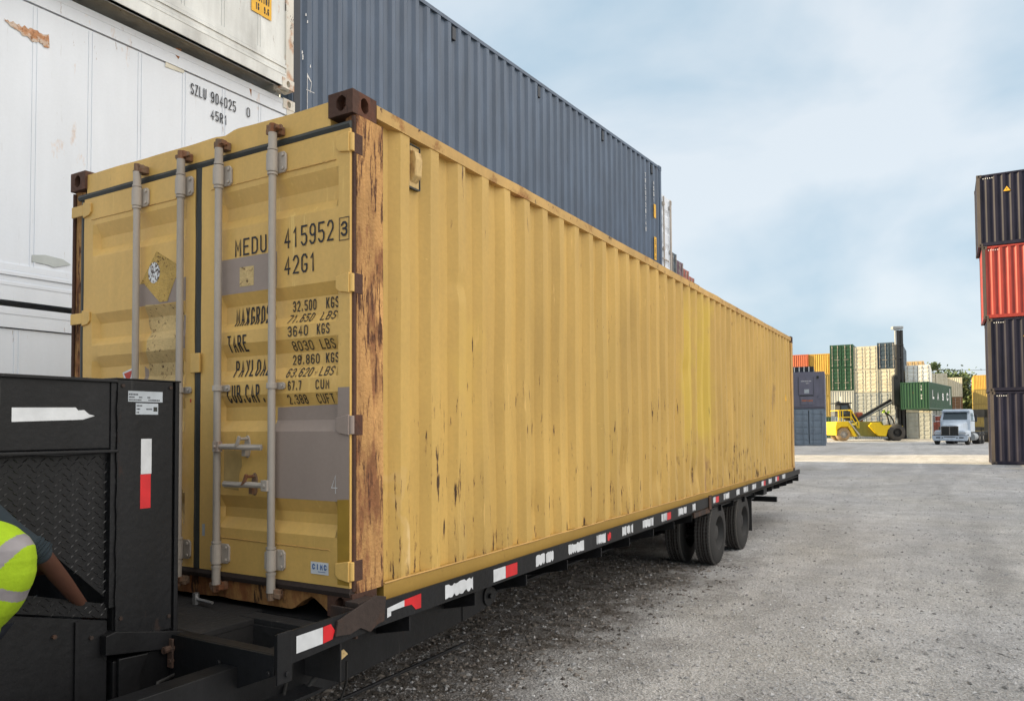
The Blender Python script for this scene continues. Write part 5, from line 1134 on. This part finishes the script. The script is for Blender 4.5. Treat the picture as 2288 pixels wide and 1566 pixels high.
mb = MB(); mb.box(k_(1871), k_(1907), .6, 2.3, zq(901.5), zq(899)); mb.bar((k_(1871), .8, zq(900)), (k_(1880), .8, zq(898)), .1, .08); mb.box(k_(1878), k_(1882), .8, 1.2, zq(899), zq(895.5)); mb.build('cab_roof', 'machine_dark', MS, bevel=.02)
mb = MB(); mb.cyl((k_(1885), 1, zq(899)), (k_(1885.5), 1, zq(885)), .06, 8); mb.build('beacon_mast', 'far_white', MS)
mb = MB()
for a_, b_ in (((1873, 917), (1900, 916)), ((1873, 932), (1900, 932)), ((1900, 916), (1916, 944)), ((1900, 930), (1914, 956))): mb.cyl((k_(a_[0]), .0, zq(a_[1])), (k_(b_[0]), .0, zq(b_[1])), .05, 6)
for x, y0_, y1_ in ((1873, 917, 940), (1876.5, 917, 940), (1882, 917, 940), (1899.5, 916, 940), (1916, 942, 957)): mb.cyl((k_(x), .0, zq(y0_)), (k_(x), .0, zq(y1_)), .05, 6)
for x in (1873, 1900): mb.cyl((k_(x), .0, zq(917)), (k_(x), 2.4, zq(917)), .045, 6)
mb.build('hand_rail', 'machine_yellow', MS)
mb = MB(); mb.bar((k_(1915), .9, zq(941)), (k_(1996), 1.2, zq(894)), .3, .22, (0, 1, 0)); mb.bar((k_(1919), .9, zq(943)), (k_(1996), 1.0, zq(900)), .12, .12, (0, 1, 0)); mb.build('boom_strut', 'machine_dark', MS, bevel=.02)
mb = MB(); mb.bar((k_(1917), .7, zq(943.5)), (k_(1996), .85, zq(897.5)), .06, .10, (0, 1, 0)); mb.build('boom_rail', 'machine_grey', MS)
mb = MB()
for pts_ in ([(1976, 920), (1981, 928), (1985, 940), (1987, 951)], [(1984, 926), (1990, 932), (1995, 941), (1997, 951)], [(1972, 917), (1978, 922), (1985, 927)]): mb.tube([(k_(x), .6, zq(y_)) for x, y_ in pts_], .07, 6)
mb.build('hydraulic_hose', 'machine_dark', MS, smooth=60)
mb = MB(); [mb.box(k_(1970+random.Random(i).uniform(0, 14)), k_(1974+random.Random(i).uniform(0, 14)), .5, .8, zq(924-i), zq(922-i*1.5)) for i in range(5)]; mb.build('hose_bracket', 'lime', MS)
# mast
def mast_box(mb, x0, x1, y0_, y1_, a, b): mb.box(k_(x0), k_(x1), a, b, zq(y0_), zq(y1_))
mb = MB(); mast_box(mb, 2009, 2014, 982, 737, .9, 1.3); mast_box(mb, 2017, 2022.5, 982, 737, .9, 1.4); mast_box(mb, 2006.5, 2009, 856, 770, .8, 1.1); mast_box(mb, 2005.5, 2008, 935, 770, .9, 1.2); mast_box(mb, 2014, 2017, 975, 850, 1.1, 1.3)
mast_box(mb, 2004, 2022, 802, 798, .85, 1.2); mast_box(mb, 2006, 2023, 772, 769, .85, 1.2); mb.build('mast', 'machine_dark', MS, bevel=.02)
mb = MB(); mast_box(mb, 2005, 2008.4, 770, 735, .85, 1.1); mast_box(mb, 2000.5, 2022.7, 735, 728.5, .8, 1.4); mast_box(mb, 2000, 2003, 736, 730, .8, 1.1); mb.build('mast_head', 'machine_grey', MS, bevel=.03)
mb = MB(); mast_box(mb, 1996, 2009, 906, 842, .5, 1.0); mast_box(mb, 1998, 2006, 848, 838, .5, 1.0); mast_box(mb, 2003, 2012, 915, 850, .7, 1.2); mb.build('lift_carriage', 'machine_dark', MS, bevel=.04)
for nm_, x, r_, mt_, rim_mt in (('wheel', 1883.5, .68, 'rubber_sunlit', 'rim_pale'), ('wheel', 1996.5, .84, 'rubber', 'rim_black'), ):
    for yy_, wd in ((.0, .55), (2.7, .55)):
        wroot = bpy.data.objects.new('wheel', None); COL.objects.link(wroot); wroot.parent = MS; wroot.location = (k_(x+ (7 if yy_ > 1 else 0)), yy_, r_)
        mb = MB(); prof = [(-.02, .5), (0, .55), (.02, .8), (.08, .95), (.16, 1), (wd-.1, 1), (wd, .9)]
        if x > 1950 and yy_ < 1: prof = [(-.12, .5), (-.1, .6), (-.08, .85), (0, .97), (.1, 1), (wd, 1)]
        mb.rings([[(r_*q*math.cos(2*math.pi*k/28), yv, r_*q*math.sin(2*math.pi*k/28)) for k in range(28)] for yv, q in prof], caps=False)
        mb.build('tyre', mt_, wroot, smooth=40)
        mb = MB(); mb.rings([[(r_*q*math.cos(2*math.pi*k/20), yv, r_*q*math.sin(2*math.pi*k/20)) for k in range(20)] for yv, q in ((-.03, .56), (.08, .5), (.1, .25), (-.0, .22), (-.02, .01))], caps=False); mb.build('rim', rim_mt, wroot, smooth=30)
MB().box(k_(1922), k_(1935), 1.2, 2.2, zq(944), zq(921)).build('tank', 'far_orange', MS, bevel=.08)

# ---- white tractor truck (local: front faces -y)
TR = thing('truck', spot(2121, 58.2), R(-12), 'white bonneted tractor truck facing the camera in front of the raised green container', 'truck')
paint('truck_white', (.50, .57, .66), var=.04, rough=.3, spec=.6, bump=0, grime=.05); plain('lamp_glass', (.5, .52, .55), .15)
mb = MB(); secs = [(0.0, .52, .74, 1.55), (.9, .60, .78, 1.72), (1.9, .82, .9, 1.98)]
rs = [[(-w_, y, zb_), (-w_*.96, y, zt-.12), (-w_*.72, y, zt), (0, y, zt+.04), (w_*.72, y, zt), (w_*.96, y, zt-.12), (w_, y, zb_)] for y, w_, zb_, zt in ((.0, .60, .62, 1.52), (.5, .66, .62, 1.64), (1.2, .78, .62, 1.78), (1.9, .95, .62, 1.92))]
mb.rings(rs); hood = mb.build('hood', 'truck_white', TR, smooth=40)
mb = MB(); [mb.box(-.55+.14*i, -.45+.14*i, -.045, -.02, .66, 1.42) for i in range(8)]; mb.box(-.57, .57, -.02, .0, .64, 1.44); mb.build('grille', 'machine_dark', hood)
mb = MB(); mb.rings([[(-.47, -.03, z) for z in (.64,)]+[(-.5, -.06, .64), (-.5, -.06, 1.44), (.5, -.06, 1.44), (.5, -.06, .64), (.47, -.03, .64), (.46, -.06, 1.40), (-.46, -.06, 1.40)]]*1, caps=False) if False else None
mb.box(-.60, -.57, -.06, .0, .64, 1.46); mb.box(.57, .60, -.06, .0, .64, 1.46); mb.box(-.57, .57, -.06, .0, 1.43, 1.46); mb.box(-.015, .015, -.06, -.04, .64, 1.41); mb.build('grille_trim', 'chrome', hood)
for s in (-1, 1):
    mb = MB()
    pts_ = [(s*.52, .05), (s*1.0, .12), (s*1.20, .45), (s*1.22, 1.1), (s*.8, 1.25)]
    rs = []
    for z, ex in ((.62, 1.), (.85, 1.), (1.0, .99), (1.10, .93), (1.14, .80)): rs.append([(s*.45+(x-s*.45)*ex, y+(1-ex)*.25, z) for x, y in pts_])
    mb.rings(rs); mb.build('fender', 'truck_white', TR, smooth=40, bevel=.02)
for s in (-1, 1): MB().prism([(s*.62, .82), (s*1.08, .84), (s*1.10, .98), (s*.75, 1.02), (s*.62, .94)], (0, .07, 0), (1, 0, 0), (0, 0, 1), (0, -1, 0), .04).build('headlight', 'lamp_glass', TR)
mb = MB(); mb.prism([(-1.22, .50), (-1.14, .32), (1.14, .32), (1.22, .50), (1.24, .72), (-1.24, .72)], (0, -.12, 0), (1, 0, 0), (0, 0, 1), (0, 1, 0), .3); bp = mb.build('bumper', 'truck_white', TR, bevel=.04)
mb = MB(); mb.box(-1.2, 1.2, -.125, -.1, .725, .765); mb.box(-.4, .4, -.13, -.12, .60, .65)
for s in (-1, 1): mb.box(min(s*.65, s*.95), max(s*.65, s*.95), -.13, -.12, .53, .62); mb.cyl((s*.5, -.13, .56), (s*.5, -.12, .56), .05, 8)
mb.build('bumper_opening', 'machine_dark', bp)
mb = MB(); rs = []
for z, w_, yf, yb in ((1.0, 1.05, 1.75, 3.5), (1.85, 1.05, 1.75, 3.5), (2.0, 1.04, 1.8, 3.5), (2.58, .98, 2.15, 3.48), (2.72, .97, 2.10, 3.48), (2.80, .90, 2.25, 3.4)): rs.append([(-w_, yf+.1, z), (-w_*.8, yf, z), (w_*.8, yf, z), (w_, yf+.1, z), (w_, yb, z), (-w_, yb, z)])
mb.rings(rs); cabn = mb.build('cab', 'truck_white', TR, smooth=25)
mb = MB(); mb.add([(-.86, 1.775, 1.98), (.86, 1.775, 1.98), (.80, 2.09, 2.54), (-.80, 2.09, 2.54)], [(0, 1, 2, 3)]); mb.build('windshield', 'glass_dark', cabn)
mb = MB(); mb.box(-1.0, 1.0, 1.90, 2.2, 2.60, 2.66); mb.build('sun_visor', 'truck_white', cabn, bevel=.02)
for s in (-1, 1):
    mb = MB(); x = s*1.052; mb.add([(x, 2.1, 1.9), (x, 3.1, 1.9), (s*1.0, 3.1, 2.5), (s*1.0, 2.35, 2.5)], [(0, 1, 2, 3)]); mb.build('side_window', 'glass_dark', cabn)
    mb = MB(); mb.bar((s*1.05, 2.0, 2.3), (s*1.45, 1.75, 2.25), .04, .04); mb.bar((s*1.05, 2.0, 1.85), (s*1.45, 1.75, 1.85), .04, .04); mb.box(min(s*1.38, s*1.54), max(s*1.38, s*1.54), 1.68, 1.78, 1.78, 2.36); mb.build('mirror', 'chrome' if s < 0 else 'machine_dark', TR, bevel=.02)
mb = MB(); mb.box(-.42, -.32, .3, 7.0, .62, .85); mb.box(.32, .42, .3, 7.0, .62, .85); mb.box(-.45, .45, 4.6, 5.8, .95, 1.1); mb.build('frame_rail', 'machine_dark', TR)
mb = MB(); mb.cyl((1.0, 2.2, .6), (1.0, 3.5, .6), .3, 16); mb.cyl((-1.0, 2.2, .6), (-1.0, 3.5, .6), .3, 16); mb.build('fuel_tank', 'machine_grey', TR, smooth=40)
for (y, xs_) in ((.75, (-1.05, 1.05)), (4.6, (-.95, .95)), (5.9, (-.95, .95))):
    for x in xs_:
        wroot = bpy.data.objects.new('wheel', None); COL.objects.link(wroot); wroot.parent = TR; wroot.location = (x, y, .5); wd = .14 if y < 1 else .28
        mb = MB(); mb.rings([[(xx, .5*q*math.cos(2*math.pi*k/24), .5*q*math.sin(2*math.pi*k/24)) for k in range(24)] for xx, q in ((-wd, .55), (-wd, .9), (-wd+.04, 1), (wd-.04, 1), (wd, .9), (wd, .55))], caps=False); mb.build('tyre', 'rubber_wall', wroot, smooth=40)
        mb = MB(); mb.cyl((-wd*.8, 0, 0), (wd*.8, 0, 0), .28, 16); mb.build('rim', 'rim_pale', wroot)
# ---- parked chassis beyond the truck
CH = thing('trailer_chassis', spot(2178, 66), R(9), 'dark empty container chassis with wheels parked beyond the white truck', 'trailer')
mb = MB(); mb.box(-.5, -.4, 0, 11, 1.0, 1.3); mb.box(.4, .5, 0, 11, 1.0, 1.3); [mb.box(-1.2, 1.2, y, y+.2, 1.05, 1.35) for y in (0, 3.5, 7, 10.8)]; mb.build('frame_rail', 'machine_dark', CH)
mb = MB(); mb.box(.7, 1.2, -.1, .1, 1.0, 2.9); mb.box(-1.2, 1.2, -.1, .0, 2.2, 2.9); mb.build('head_board', 'machine_dark', CH)
for y in (1.0, 8.4, 9.7):
    for x in (-.95, .95):
        wroot = bpy.data.objects.new('wheel', None); COL.objects.link(wroot); wroot.parent = CH; wroot.location = (x, y, .5)
        MB().cyl((-.27, 0, 0), (.27, 0, 0), .5, 20).build('tyre', 'rubber_wall', wroot, smooth=40)
        MB().cyl((-.275, 0, 0), (.275, 0, 0), .26, 12).build('rim', 'rim_black', wroot)

# ---- trees, cable and poles beyond the yard
def leaf_mat():
    m = bpy.data.materials.new('foliage'); m.use_nodes = True; nt = m.node_tree; b = nt.nodes['Principled BSDF']; b.inputs['Roughness'].default_value = .7
    g = nn(nt, 'ShaderNodeNewGeometry'); cr = nn(nt, 'ShaderNodeValToRGB'); e = cr.color_ramp.elements; e[0].color = (.035, .065, .025, 1); e[1].color = (.12, .17, .065, 1)
    nt.links.new(g.outputs['Random Per Island'], cr.inputs[0]); nt.links.new(cr.outputs[0], b.inputs['Base Color']); MATS['foliage'] = m
leaf_mat(); paint('bark', (.10, .075, .055), var=.2, rough=.9)
def tree(px, depth, h, spread, seed, label):
    r = random.Random(seed); p = spot(px, depth); t = thing('tree', p, 0, label, 'tree', 'trees beyond the yard')
    mb = MB(); mb.tube([(0, 0, 0), (.1, 0, h*.2), (0, .1, h*.45), (.2, 0, h*.75)], [.32, .26, .2, .06], 8); tips = []
    for i in range(13):
        a = r.uniform(0, 6.28); z0 = h*r.uniform(.22, .6); l_ = spread*r.uniform(.55, 1.); e = Vector((math.cos(a)*l_, math.sin(a)*l_, z0+h*r.uniform(.12, .36))); m_ = Vector((e.x*.5, e.y*.5, (z0+e.z)/2+.3))
        mb.tube([(0, 0, z0), m_, e], [.12, .08, .03], 5); tips += [e, m_]
    tips.append(Vector((0, 0, h*.9)))
    mb.build('trunk', 'bark', t, smooth=60)
    mb = MB()
    for c in tips:
        cl = spread*r.uniform(.22, .42)
        for _ in range(260):
            d = Vector((r.gauss(0, 1), r.gauss(0, 1), r.gauss(0, .75)))*cl*.55; q = c+d; s = r.uniform(.18, .42); n = Vector((r.gauss(0, 1), r.gauss(0, 1), r.gauss(0, 1))).normalized(); u = n.orthogonal().normalized()*s; v_ = n.cross(u).normalized()*s*.6
            mb.add([q-u, q+v_, q+u, q-v_], [(0, 1, 2, 3)])
    mb.build('crown', 'foliage', t, recalc=False)
tree(2087, 150, 14.6, 2.4, 1, 'slim light green tree top rising left of the other trees')
tree(2118, 158, 12.6, 4.6, 2, 'rounded green tree in the middle behind the cream containers')
tree(2152, 150, 12.0, 5.0, 3, 'broad green tree nearest the right-hand stack')
tree(2168, 165, 6.5, 4.2, 4, 'low bushy tree above the trailer wheels')
for px, lb in ((2230, 'utility pole hidden behind the right-hand stack'), (2096, 'utility pole standing among the trees')):
    p = spot(px, 175); t = thing('utility_pole', p, 0, lb, 'utility pole'); MB().cyl((0, 0, 0), (0, 0, 15.2), .15, 8, r2=.1).build('pole', 'bark', t); MB().box(-.9, .9, -.06, .06, 14.2, 14.4).build('cross_arm', 'bark', t)
pa, pb = spot(2096, 175), spot(2230, 175); mb = MB(); mb.tube([pa.lerp(pb, i/12)+Vector((0, 0, 14.5-.3*math.sin(math.pi*i/12))) for i in range(13)], .045, 5)
tag(mb.build('power_line', 'machine_dark'), 'thin dark cable crossing the sky right of the trees', 'cable')
